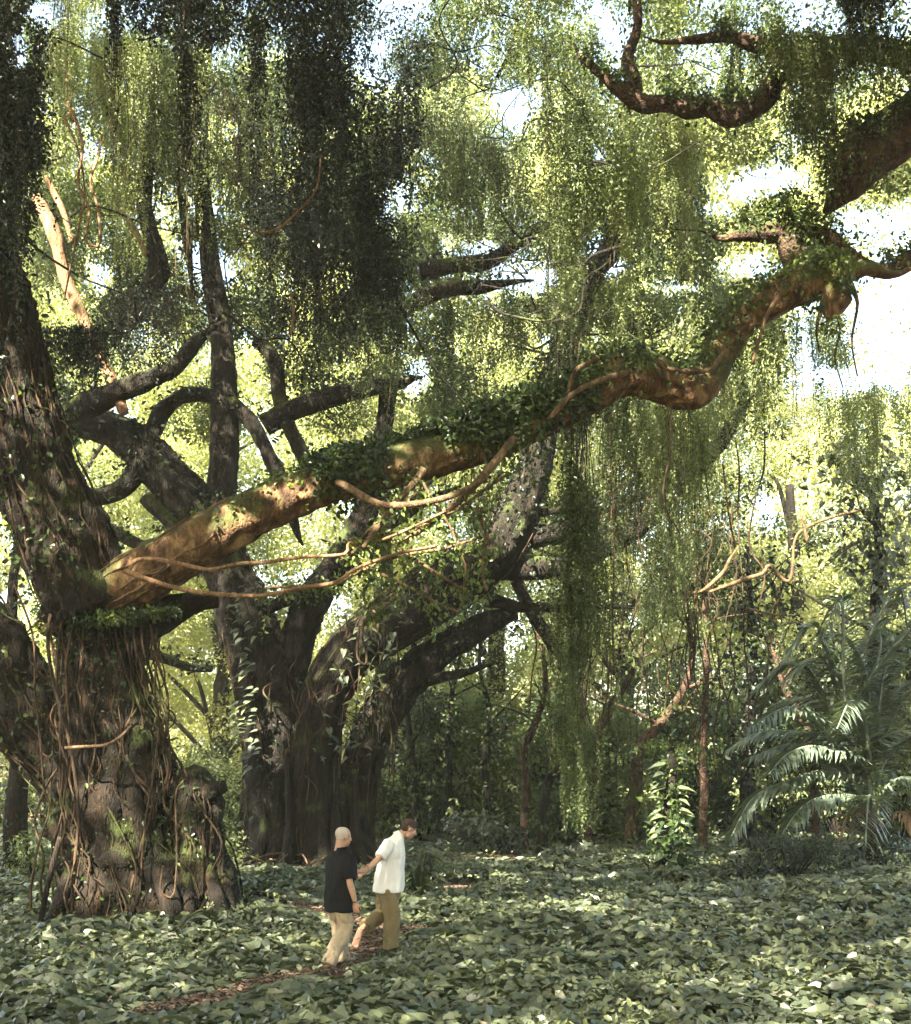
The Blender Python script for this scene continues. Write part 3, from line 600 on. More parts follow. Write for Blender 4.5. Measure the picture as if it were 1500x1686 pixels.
def front_tree():
    D = 21.6
    t = thing('banyan_tree', P(230, 1510, D), 'huge gnarled tree at left with rust brown limb sweeping right over the two men', 'tree')
    mb = MB()
    K = dict(seg=56, step=.09)
    main = tube(mb, limb([(245, 1560, 135), (240, 1505, 122), (222, 1420, 106), (200, 1320, 92), (180, 1210, 72), (170, 1120, 62), (165, 1050, 66), (160, 985, 74), (150, 930, 55)], D), lump=.22, flute=.16, nf=7, seed=3, ret=True, **K)
    stump = tube(mb, limb([(340, 1540, 46), (332, 1480, 44), (322, 1400, 42), (316, 1330, 40), (322, 1285, 30), (330, 1262, 10)], 21.2), lump=.25, flute=.2, seed=8, ret=True, **K)
    tube(mb, limb([(330, 1310, 14), (352, 1300, 15), (372, 1293, 9)], 21.0), lump=.2, seg=20, step=.06)
    tube(mb, limb([(160, 1000, 58), (215, 1020, 48), (268, 1012, 30), (318, 992, 18), (360, 992, 9)], 21.4), lump=.22, flute=.1, seed=21, **K)
    # left leaning stem and the dark limb low at the frame edge
    left = tube(mb, limb([(165, 1010, 66), (128, 940, 64), (92, 850, 60), (60, 760, 58), (34, 670, 54), (10, 560, 50), (-25, 430, 46), (-60, 250, 40), (-90, 40, 34)], 21.3), lump=.2, flute=.16, nf=6, seed=14, ret=True, **K)
    low = tube(mb, limb([(-160, 900, 60), (-70, 1010, 62), (5, 1120, 64), (70, 1210, 58), (140, 1310, 52), (190, 1420, 50)], 22.0), lump=.2, flute=.14, seed=17, ret=True, **K)
    # knobs where limbs broke off
    for x, y, r in [(88, 1000, 20), (150, 985, 24), (108, 1015, 15)]:
        tube(mb, limb([(x, y + 4, r * .7, D - .35), (x, y, r, D - .75), (x - 2, y - 3, r * .55, D - .98)]), seg=18, step=.05, lump=.3, seed=x)
    # root columns fused round the base
    for k in range(22):
        x0 = 120 + 250 * (k + rng.random()) / 22; y0 = rng.uniform(1130, 1400) if x0 < 270 else rng.uniform(1330, 1420)
        xm = 110 + (x0 - 110) * (.55 if y0 < 1300 else .85); d = 21.6 - 1.25 * math.cos((x0 - 245) / 125 * 1.3) + .2 * rng.normal()
        tube(mb, limb([(xm, y0, 7, d + .7), (xm * .6 + x0 * .4, y0 * .6 + 1500 * .4, 13, d + .35), (x0, 1470, 16, d + .1), (x0 + rng.uniform(-14, 14), 1535, 15, d - .1)]), seg=14, step=.1, lump=.25, seed=k, wob=.5)
    for x0, x1, y1 in [(330, 372, 1508), (300, 312, 1512), (240, 232, 1530), (180, 150, 1530), (130, 85, 1518), (270, 268, 1530)]:
        d = 21; tube(mb, limb([(x0, 1400, 9, d), (x0 * .4 + x1 * .6, 1470, 12, d - .4), (x1, y1, 11, d - .8), (x1 + (x1 - x0) * .8, y1 + 18, 6, d - 1.2)]), seg=16, step=.08, lump=.25, seed=x0)
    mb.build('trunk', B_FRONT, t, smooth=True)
    # the great limb
    mb = MB()
    br = tube(mb, limb([(70, 1030, 12, 22.3), (105, 1012, 22, 21.9), (150, 992, 33, 21.4), (200, 966, 43, 21.1), (255, 935, 44, 21.0), (330, 893, 42, 20.9), (400, 855, 40, 20.8), (470, 822, 37, 20.8), (540, 795, 35, 20.8), (620, 775, 33, 20.9),
                        (720, 748, 35, 21), (815, 715, 36, 21.1), (900, 683, 33, 21.2), (965, 648, 33, 21.3), (1030, 612, 35, 21.4), (1090, 628, 33, 21.5), (1130, 642, 32, 21.5), (1165, 618, 30, 21.6),
                        (1190, 570, 28, 21.7), (1232, 515, 29, 21.8), (1290, 482, 32, 21.9), (1350, 458, 35, 22), (1388, 452, 32, 22), (1400, 455, 14, 22)]), seg=64, step=.06, lump=.13, flute=.06, seed=31, ret=True)
    tube(mb, limb([(1360, 455, 30, 21.9), (1375, 485, 26, 21.8), (1368, 512, 15, 21.7), (1366, 528, 5, 21.7)]), seg=24, step=.06, lump=.25, seed=32)
    tube(mb, limb([(1125, 640, 28, 21.4), (1135, 662, 12, 21.4), (1138, 668, 4, 21.4)]), seg=20, step=.05, lump=.2, seed=33)
    for tw in ([(1372, 500, 6, 21.6), (1384, 540, 2.5, 21.5), (1376, 590, 1.8, 21.5), (1388, 640, 1.2, 21.5)], [(1395, 465, 8, 21.8), (1412, 500, 3, 21.7), (1404, 560, 2, 21.7), (1412, 620, 1.5, 21.6)], [(1355, 500, 5, 21.7), (1345, 545, 2, 21.6), (1352, 580, 2, 21.6)], [(1385, 450, 22, 22), (1430, 440, 11, 22.1), (1475, 452, 6, 22.2), (1520, 430, 3, 22.3)]): tube(mb, limb(tw), seg=12, step=.05, lump=.2, wob=1)
    tube(mb, limb([(1245, 520, 20, 21.8), (1260, 530, 8, 21.7)]), seg=16, step=.05)
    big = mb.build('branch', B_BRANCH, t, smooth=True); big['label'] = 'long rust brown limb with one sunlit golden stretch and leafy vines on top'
    for pts in ([(560, 800, 7, 20.4), (640, 830, 6, 20.0), (735, 815, 5, 19.9), (800, 790, 4, 20)], [(700, 770, 7, 20.5), (640, 850, 6, 20), (600, 900, 4, 19.9)],
                [(840, 720, 8, 20.7), (790, 790, 7, 20.3), (720, 850, 6, 20.2), (660, 900, 4, 20.2)], [(1050, 610, 5, 20.9), (960, 640, 5, 20.7), (905, 690, 4, 20.6)],
                [(1200, 560, 4, 21.3), (1170, 610, 4, 21.1), (1110, 612, 4, 21), (1080, 600, 3, 21)], [(1290, 480, 4, 21.4), (1265, 520, 3, 21.3), (1240, 600, 3, 21.2)],
                [(940, 650, 4, 20.8), (950, 610, 4, 20.6), (985, 590, 3, 20.7)]):
        mb = MB(); tube(mb, limb(pts), seg=8, step=.08, lump=.15, wob=1.5); mb.build('creeper_stem', B_LIANA, t, smooth=True)
    mb = MB()
    ivy(mb, br, .22, .40, 1500, .085, up=1.6, spread=.07, tone=.75); ivy(mb, br, .36, .66, 34000, .095, up=.45, spread=.09, tone=.25)
    ivy(mb, br, .55, .76, 6000, .09, up=1.0, spread=.14, tone=.45); ivy(mb, br, .70, .99, 6000, .08, up=1.2, spread=.14, tone=.6); ivy(mb, br, .0, .12, 900, .08, up=.6, spread=.1)
    ivy(mb, left, .05, .9, 7000, .11, up=0.1, spread=.22, tone=.3); ivy(mb, main, .3, 1, 2500, .09, up=0.1, spread=.12, tone=.3); ivy(mb, low, .0, .8, 2500, .1, up=.4, spread=.15, tone=.3)
    blobs(mb, [P(x_, 1022 - .10 * (x_ - 130), 20.65) for x_ in range(125, 290, 22)], [.16] * 8, 330, .07, OVAL, tone=.5, gaps=False, flat=.7); blobs(mb, [P(1372, 535, 21.5), P(1395, 470, 21.5), P(1340, 500, 21.5), P(1385, 440, 21.6)], [.22, .22, .18, .3], 260, .07, OVAL, tone=.4, gaps=False)
    ivy(mb, br, .0, .13, 2200, .07, up=.3, spread=.07, tone=.3)
    ivy(mb, stump, 0, 1, 2600, .075, up=.2, spread=.14, tone=.25, tpl=KITE); ivy(mb, main, .1, 1, 5000, .07, up=.0, spread=.2, tone=.2, tpl=KITE)
    ivy(mb, main, 0, .35, 3500, .07, up=.1, spread=.3, tone=.5, tpl=KITE)
    mb.build('ivy', M_IVY, t)
    # aerial roots clinging to the trunks
    bs = []
    for k in range(12): bs.append(lambda mb, k=k: surf_vine(mb, stump, rng.uniform(.6, .98), rng.uniform(0, .1), rng.uniform(-1.5, 1.5), .4, rng.uniform(.008, .02), off=1.12, seed=k))
    for k in range(10): bs.append(lambda mb, k=k: surf_vine(mb, low, rng.uniform(.1, .5), rng.uniform(.8, 1), rng.uniform(-1.5, 1.5), .4, rng.uniform(.008, .02), off=1.12, seed=k))
    for k in range(26):
        bs.append(lambda mb, k=k: surf_vine(mb, main, rng.uniform(.55, .97), rng.uniform(.0, .2), rng.uniform(-1.7, 1.7), .35, rng.uniform(.007, .021), off=rng.uniform(1.1, 1.35), seed=k))
    for k in range(16):
        bs.append(lambda mb, k=k: surf_vine(mb, left, rng.uniform(.4, .95), rng.uniform(.0, .12), rng.uniform(-1.6, 1.6), .25, rng.uniform(.008, .018), off=rng.uniform(1.12, 1.25), seed=k))
    for k in range(12):
        x = rng.uniform(60, 380); bs.append(lambda mb, x=x: free_root(mb, P(175 + (x - 220) * .5, rng.uniform(990, 1080), 20.9), P(x, 1515 + rng.uniform(-10, 15), 20.6 + rng.random() * .6), rng.uniform(.010, .022), .16, 9))
    for k in range(14):
        x = rng.uniform(222, 262); bs.append(lambda mb, x=x: free_root(mb, P(x, rng.uniform(1020, 1050), 21.2), P(240 + (x - 220) * 1.0, rng.uniform(1260, 1330), 20.9), rng.uniform(.008, .016), .12, 7))
    roots_part(t, 'aerial_root', B_ROOT, bs)
    bs = []
    for k in range(12): bs.append(lambda mb, k=k: surf_vine(mb, br, rng.uniform(.10, .26), 0.0, rng.uniform(-1.1, 1.4), .5, rng.uniform(.010, .024), off=1.03, seed=k))
    roots_part(t, 'aerial_root', B_LIANA, bs)
    # out-of-view crown added to shade the clearing, with holes for sunbeams
    mb = MB(); cs = []; rs = []
    for k in range(1250):
        y = rng.uniform(-15, 29); x = rng.uniform(-27, 19); z = max(14.0, 4.2 + .568 * y) + rng.uniform(.8, 4.2)
        cs.append([x, y, z]); rs.append(rng.uniform(.9, 1.9))
    blobs(mb, cs, rs, 8.2, .30, tone=.45, gaps=False)
    mb.build('crown', M_MID, t)
    mb = MB()
    for a, b_, r in [((-9.5, 20.9, 13.6), (-14, 14, 15.5), .3), ((-9.5, 21, 13.8), (-6, 8, 16.5), .3), ((-9.3, 21.2, 13.9), (-2, 18, 17), .28), ((-9.4, 21.5, 14), (-7, 28, 20.5), .28), ((-2, 18, 17), (8, 14, 17), .2), ((-6, 8, 16.5), (2, 2, 16.6), .2)]:
        a = np.array(a); b_ = np.array(b_); m = (a + b_) / 2 + rng.normal(size=3) * .6
        tube(mb, np.array([[*a, r], [*m, r * .8], [*b_, r * .4]]), seg=14, step=.4, lump=.15)
    mb.build('branch', B_FRONT, t, smooth=True)
    return br
BR = front_tree()

def middle_tree():
    D = 34
    t = thing('banyan_tree', P(510, 1412, D), 'dark many-stemmed tree behind the two men, stems spreading in a wide V', 'tree')
    mb = MB(); K = dict(seg=40, step=.14)
    A = tube(mb, limb([(450, 1450, 70), (452, 1400, 52), (455, 1320, 46), (450, 1220, 45), (428, 1110, 42), (402, 1010, 38), (372, 930, 35), (330, 855, 36), (268, 775, 31), (190, 712, 25), (120, 692, 18), (50, 640, 14)], D), lump=.18, flute=.2, seed=41, ret=True, **K)
    B = tube(mb, limb([(520, 1450, 62), (520, 1400, 46), (518, 1300, 37), (526, 1200, 34), (546, 1120, 36), (592, 1064, 38), (660, 1014, 42), (730, 968, 42), (795, 926, 38), (840, 872, 34), (866, 810, 29), (885, 750, 24), (905, 640, 20), (955, 500, 17), (1008, 390, 12), (1040, 250, 10)], D - .5), lump=.16, flute=.14, seed=42, ret=True, **K)
    Cc = tube(mb, limb([(585, 1450, 55), (578, 1400, 36), (584, 1320, 30), (608, 1220, 28), (648, 1145, 30), (696, 1096, 27), (745, 1060, 22), (800, 1028, 17), (850, 1008, 10)], D), lump=.18, flute=.18, seed=43, ret=True, **K)
    tube(mb, limb([(462, 1260, 30), (470, 1120, 28), (505, 1010, 27), (552, 935, 23), (598, 850, 19), (622, 770, 15), (640, 640, 12)], D + .3), lump=.18, flute=.1, seed=44, **K)
    tube(mb, limb([(352, 880, 24), (366, 800, 22), (370, 700, 21), (366, 560, 18), (345, 420, 15), (330, 250, 12), (340, 60, 10)], D), lump=.15, flute=.1, seed=45, **K)
    for k in range(16):
        x = 430 + 165 * k / 15; d = D - 1.1 + .3 * rng.normal()
        tube(mb, limb([(x, rng.uniform(1180, 1330), 5, d + .6), (x + 3, 1380, 9, d + .2), (x + (x - 510) * .25, 1425, 13, d - .2), (x + (x - 510) * .6, 1440, 7, d - .6)]), seg=10, step=.15, lump=.2, seed=k)
    mb.build('trunk', B_MID, t, smooth=True)
    brs = [[(820, 915, 20), (870, 892, 17), (920, 876, 16), (960, 850, 10)], [(790, 938, 20), (880, 940, 18), (945, 928, 16), (1005, 896, 24), (1060, 856, 22), (1105, 805, 16), (1170, 745, 12), (1210, 690, 9)],
           [(800, 990, 12), (860, 998, 9), (950, 1000, 7)], [(845, 850, 8), (930, 840, 7), (1000, 836, 8), (1060, 818, 6)], [(850, 955, 10), (885, 1020, 9), (912, 1070, 8), (918, 1090, 6)],
           [(125, 828, 14), (175, 818, 15), (215, 790, 16), (245, 735, 14), (268, 680, 13), (300, 655, 12), (350, 655, 12), (400, 680, 12), (432, 730, 12), (462, 790, 12), (480, 850, 10)],
           [(55, 700, 18, 33), (130, 670, 20, 33), (210, 640, 18, 33), (290, 600, 14, 33), (330, 560, 10, 33)], [(430, 700, 16), (500, 668, 16), (570, 645, 15), (640, 632, 12), (668, 626, 9)],
           [(690, 450, 14), (740, 440, 14), (800, 430, 12), (850, 402, 9), (890, 378, 7)], [(190, 530, 18), (230, 498, 20), (262, 460, 18), (250, 400, 14), (238, 330, 12), (242, 260, 9)],
           [(560, 560, 14), (640, 520, 14), (720, 480, 13), (800, 470, 10)], [(270, 780, 26), (300, 820, 26), (330, 860, 28)], [(240, 820, 12), (290, 870, 14), (240, 900, 10), (180, 870, 8)],
           [(380, 300, 10), (400, 230, 9), (410, 150, 8)], [(420, 560, 10), (450, 600, 12), (470, 690, 12), (500, 760, 12)], [(865, 510, 6), (900, 512, 8), (930, 540, 10), (940, 600, 10), (930, 660, 9)],
           [(960, 460, 14), (990, 430, 16), (1015, 390, 12), (1030, 330, 9)], [(440, 1000, 10), (520, 960, 10), (600, 890, 9), (680, 840, 8)], [(700, 1120, 10), (760, 1110, 7), (790, 1100, 5)],
           [(350, 1100, 6), (310, 1098, 7), (270, 1085, 8), (232, 1075, 8), (215, 1072, 6)], [(290, 240, 6), (300, 330, 7), (310, 420, 6)]]
    BI = []
    for i, b in enumerate(brs):
        (x1, y1), (x2, y2) = b[-2][:2], b[-1][:2]; b = b + [(x2 + (x2 - x1) * .5, y2 + (y2 - y1) * .5, b[-1][2] * .5) + tuple(b[-1][3:]), (x2 + (x2 - x1), y2 + (y2 - y1) * .8, 2) + tuple(b[-1][3:])]
        mb = MB(); BI.append(tube(mb, limb(b, D - .2), seg=18, step=.12, lump=.2, flute=.06, seed=50 + i, wob=.35, ret=True)); mb.build('branch', B_MID, t, smooth=True)
    for b in [[(60, 325, 9), (80, 365, 11), (98, 410, 12), (110, 460, 10), (128, 505, 10), (150, 555, 8), (185, 625, 9), (205, 680, 8)], [(75, 290, 5), (105, 350, 5), (120, 400, 4)], [(190, 330, 5), (225, 385, 5), (240, 420, 4)], [(110, 100, 6), (112, 160, 8), (120, 200, 5)]]:
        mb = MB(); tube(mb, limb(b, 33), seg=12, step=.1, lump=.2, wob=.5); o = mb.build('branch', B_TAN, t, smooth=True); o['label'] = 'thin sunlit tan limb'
    for k in range(70):
        d = rng.uniform(27, 38); p = P(rng.uniform(-20, 1180), rng.uniform(20, 600), d); u = norm(np.array([rng.normal(), .5 * rng.normal(), .5 * rng.normal() - .1])); L_ = rng.uniform(1.5, 4.2); mb = MB(); r_ = rng.uniform(.016, .042)
        c_ = tube(mb, np.array([[*p, r_], *[[*(p + u * L_ * f_ + rng.normal(size=3) * .22 * L_ * f_), r_ * (1.1 - f_)] for f_ in (.3, .55, .8, 1.0)]]), seg=7, step=.12, wob=2, ret=True)[0]
        for j in range(4):
            q = c_[rng.integers(len(c_) // 4, len(c_))]; w = norm(u + rv(1)[0] * 1.1); tube(mb, np.array([[*q, r_ * .5], [*(q + w * .4 + rng.normal(size=3) * .1), r_ * .35], [*(q + w * .95), .004]]), seg=5, step=.12, wob=2)
        mb.build('twig', B_MID, t, smooth=True)
    bs = []
    for info, m in ((A, 11), (B, 8), (Cc, 7)):
        for k in range(m): bs.append(lambda mb, info=info, k=k: surf_vine(mb, info, rng.uniform(.35, .6), rng.uniform(0, .05), rng.uniform(-1.6, 1.6), .25, rng.uniform(.010, .022), off=1.12, seed=k))
    for k in range(20):
        x = rng.uniform(430, 660); y0 = 1110 + max(0, 560 - x) * .3; bs.append(lambda mb, x=x, y0=y0: free_root(mb, P(x, y0 - rng.uniform(0, 120), 32.6), P(x + rng.uniform(-15, 15), rng.uniform(1180, 1400), 32.6), rng.uniform(.012, .022), .18, 8))
    for k in range(30):
        x = rng.uniform(870, 1260); bs.append(lambda mb, x=x: free_root(mb, P(x, rng.uniform(640, 860), 33 + rng.random() * 2), P(x + rng.uniform(-25, 25), rng.uniform(1100, 1330), 33.5), rng.uniform(.010, .024), .22, 9))
    bs.append(lambda mb: tube(mb, np.vstack([limb([(608, 1000, 2.0), (596, 1040, 2.0), (604, 1080, 2.2), (600, 1094, 2), (588, 1080, 2), (592, 1030, 2)], 32)]), seg=6, step=.06, cap=False))
    roots_part(t, 'aerial_root', B_ROOT, bs)
    for k in range(14):
        x = 470 + rng.uniform(-100, 160); mb = MB(); p = P(x, 1420, 33); q = p + [rng.uniform(-1.5, 1.5), -rng.uniform(.3, 1.5), 0]
        tube(mb, np.array([[p[0], p[1], .18, .035], [(p[0] + q[0]) / 2, (p[1] + q[1]) / 2, .14 + .12 * rng.random(), .03], [q[0], q[1], .0, .02]]), seg=7, step=.1, lump=.2, wob=3, seed=k)
        mb.build('surface_root', B_LIANA, t, smooth=True)
    mb = MB(); [ivy(mb, q, 0, 1, int(len(q[0]) * 22), .12, up=.7, spread=.2, tone=.35) for q in BI]; ivy(mb, A, .1, .9, 5500, .12, up=.2, spread=.2, tone=.35); ivy(mb, B, .35, 1, 6000, .12, up=.3, spread=.25, tone=.35); ivy(mb, Cc, .3, 1, 2500, .12, up=.3, spread=.2, tone=.35)
    mb.build('ivy', M_DARK, t)
    # big pale leaves climbing the left stem
    mb = MB(); n = 70; yy = 960 + 310 * rng.random(n); xx = 398 + (yy - 960) * .06 + rng.normal(size=n) * 9
    scatter(mb, HEART, np.array([P(a, b, 32.6) for a, b in zip(xx, yy)]), np.stack([-.9 + .5 * rng.normal(size=n), -.3 + .3 * rng.normal(size=n), -.25 + .3 * rng.normal(size=n)], 1), np.stack([rng.normal(size=n) * .3, -.5 + 0 * yy, 1 + 0 * yy], 1), .25 * (.6 + .6 * rng.random(n)))
    n = 90; yy = 1000 + 250 * rng.random(n); xx = 500 + 110 * rng.random(n) + (1250 - yy) * .25
    scatter(mb, HEART, np.array([P(a, b, 32.4) for a, b in zip(xx, yy)]), np.stack([rng.normal(size=n), -.3 + .3 * rng.normal(size=n), -.35 + .3 * rng.normal(size=n)], 1), np.stack([rng.normal(size=n) * .3, -.5 + 0 * yy, 1 + 0 * yy], 1), .19 * (.6 + .6 * rng.random(n)))
    mb.build('climbing_leaves', M_COVER, t)
    # crown: hanging sprays at several depths
    mb = MB()
    for k in range(85):
        d = rng.uniform(33, 43); x = rng.uniform(-60, 1250); y = rng.uniform(-160, 560); w = rng.uniform(50, 130)
        n = int(80 * w / 90); xs = x + w * (rng.random(n) - .5); ys = y + rng.normal(size=n) * 14
        A2 = np.array([P(a, b, d + rng.normal() * .5) for a, b in zip(xs, ys)]); L = (rng.uniform(90, 240) * (.5 + .7 * rng.random(n))) / F * d
        strands(mb, A2, L, leaf=.10, spacing=.036, spread=.13, tone=rng.uniform(.1, .8), cut=0)
    cs = []; rs = []
    for k in range(150):
        d = rng.uniform(33, 44); cs.append(P(rng.uniform(-80, 1150), rng.uniform(-160, 700), d)); rs.append(rng.uniform(.5, 1.3))
    blobs(mb, cs, rs, 120, .105, tone=.4)
    cs = [[rng.uniform(-20, 16), rng.uniform(26, 36), 0] for k in range(130)]; cs = [[a, b, 5 + .568 * b + rng.uniform(.5, 3.5)] for a, b, _ in cs]  # out-of-view leaf roof, part of the canopy added to cast shade
    blobs(mb, cs, rng.uniform(.8, 1.7, 130), 7, .28, gaps=False)
    mb.build('crown', M_MID, t)
middle_tree()

def right_tree():
    D = 24
    t = thing('rain_tree', P(1800, 1490, D), 'vine-hung tree at right whose arching mossy limbs enter at the upper right', 'tree')
    mb = MB(); tube(mb, limb([(1830, 1560, 110), (1820, 1480, 85), (1800, 1300, 72), (1790, 1000, 66), (1760, 700, 62), (1740, 450, 60), (1700, 250, 52), (1680, 60, 44), (1690, -200, 34)], D), seg=40, step=.15, lump=.2, flute=.15, seed=71); mb.build('trunk', B_RED, t, smooth=True)
    infos = []
    for i, b in enumerate([[(1710, 180, 40), (1600, 110, 32), (1500, 92, 20), (1420, 76, 17), (1350, 82, 16), (1292, 118, 17), (1258, 160, 19), (1225, 180, 20), (1200, 188, 19), (1165, 178, 14), (1130, 180, 15), (1095, 172, 13), (1060, 172, 15), (1035, 158, 14), (1012, 142, 11), (980, 115, 7), (955, 92, 4), (945, 70, 1.5)],
              [(1730, 160, 60), (1600, 180, 52), (1500, 212, 46), (1435, 252, 42), (1392, 300, 30), (1372, 330, 16), (1360, 350, 6)],
              [(1045, 172, 12), (1040, 130, 14), (1032, 95, 9), (1050, 40, 7), (1040, -60, 8)],
              [(1750, 470, 30), (1600, 400, 20), (1500, 425, 13), (1465, 444, 12), (1430, 440, 11), (1400, 422, 12), (1365, 398, 16), (1320, 385, 18), (1270, 380, 17), (1225, 385, 11), (1190, 392, 5), (1165, 385, 1.5)],
              [(1290, 380, 18), (1310, 420, 22), (1320, 450, 18)], [(1215, 185, 12), (1205, 200, 12), (1202, 206, 6)], [(1290, 85, 14), (1240, 75, 12), (1200, 60, 9), (1140, 66, 6), (1090, 70, 3), (1060, 60, 1)], [(1430, 185, 3), (1450, 220, 3), (1470, 255, 3)]]):
        mb = MB(); infos.append(tube(mb, limb(b, D - .6), seg=26, step=.08, lump=.24, flute=.08, seed=72 + i, wob=.3, ret=True)); mb.build('branch', B_RED, t, smooth=True)
    mb = MB()
    for inf, n in zip(infos, (9500, 6500, 1200, 4500, 900, 0, 2500, 0)):
        if n: ivy(mb, inf, .05, .98, n, .085, up=.9, spread=.16, tone=.5)
    blobs(mb, [P(1290, 365, 23.3), P(1250, 375, 23.2), P(1330, 380, 23.5), P(1225, 390, 23.3), P(1300, 345, 23.6)], [.6, .5, .5, .42, .5], 330, .075, tone=.2, gaps=False, flat=.8)
    blobs(mb, [P(1193, 393, 22.6)], [.36], 600, .07, tone=.1, gaps=False, flat=.95)
    mb.build('ivy', M_IVY, t)
    mb = MB(); cs = []; rs = []
    for k in range(70):
        cs.append(P(rng.uniform(880, 1600), rng.uniform(-150, 330), rng.uniform(24, 32))); rs.append(rng.uniform(.4, .95))
    blobs(mb, cs, rs, 60, .10, tone=.4)
    mb.build('crown', M_PALE, t)  # pale leaves stand in for the bright hazy glow on this side
right_tree()

# ------------------------------------------------------------------ hanging curtains of fine-leaved vine
def curtain(x0, x1, yt, yb, D, n, mt, label, leaf=.07, tone=.5, dj=.7, spread=.07, spacing=.05, group='vine curtains hanging from the limbs', slope=0, yj=None, minl=.30, box=False, cut=-.12, solid=0):
    c0 = P((x0 + x1) / 2, yt, D); t = thing('hanging_vine', c0, label, 'vine', group)
    n = int(n * 3.0); u = rng.random(n); u = u if box else u + .10 * rng.normal(size=n) ; xs = x0 + (x1 - x0) * u
    ys = yt + slope * (u - .5) + rng.normal(size=n) * (yj if yj is not None else 8)
    A = np.array([P(a, b, D + dj * rng.normal()) for a, b in zip(xs, ys)])
    prof = .62 + .30 * vnoise(np.stack([xs / 34, xs * 0, xs * 0 + D], 1), 1, 5) + .22 * vnoise(np.stack([xs / 9, xs * 0, xs * 0 + D], 1), 1, 6)
    if not box: prof = prof * (.35 + .75 * np.sqrt(np.sin(np.clip(u, .01, .99) * math.pi)))
    L = (yb - yt) / F * D * np.clip(prof * (minl + (1 - minl) * rng.random(n)) * 1.25, .12, 1.05)
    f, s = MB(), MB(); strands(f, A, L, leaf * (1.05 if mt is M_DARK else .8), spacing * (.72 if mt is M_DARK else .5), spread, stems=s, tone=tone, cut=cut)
    for _ in range(solid):
        a_, b_ = rng.uniform(x0 + 12, x1 - 12), rng.uniform(yt + 10, yt + (yb - yt) * .72); blobs(f, [P(a_, b_, D + .5 + .4 * rng.normal())], [rng.uniform(.32, .6)], 300, leaf, tone=tone * .6, flat=1.5)
    f.build('foliage', mt, t); s.build('stem', B_ROOT, t)

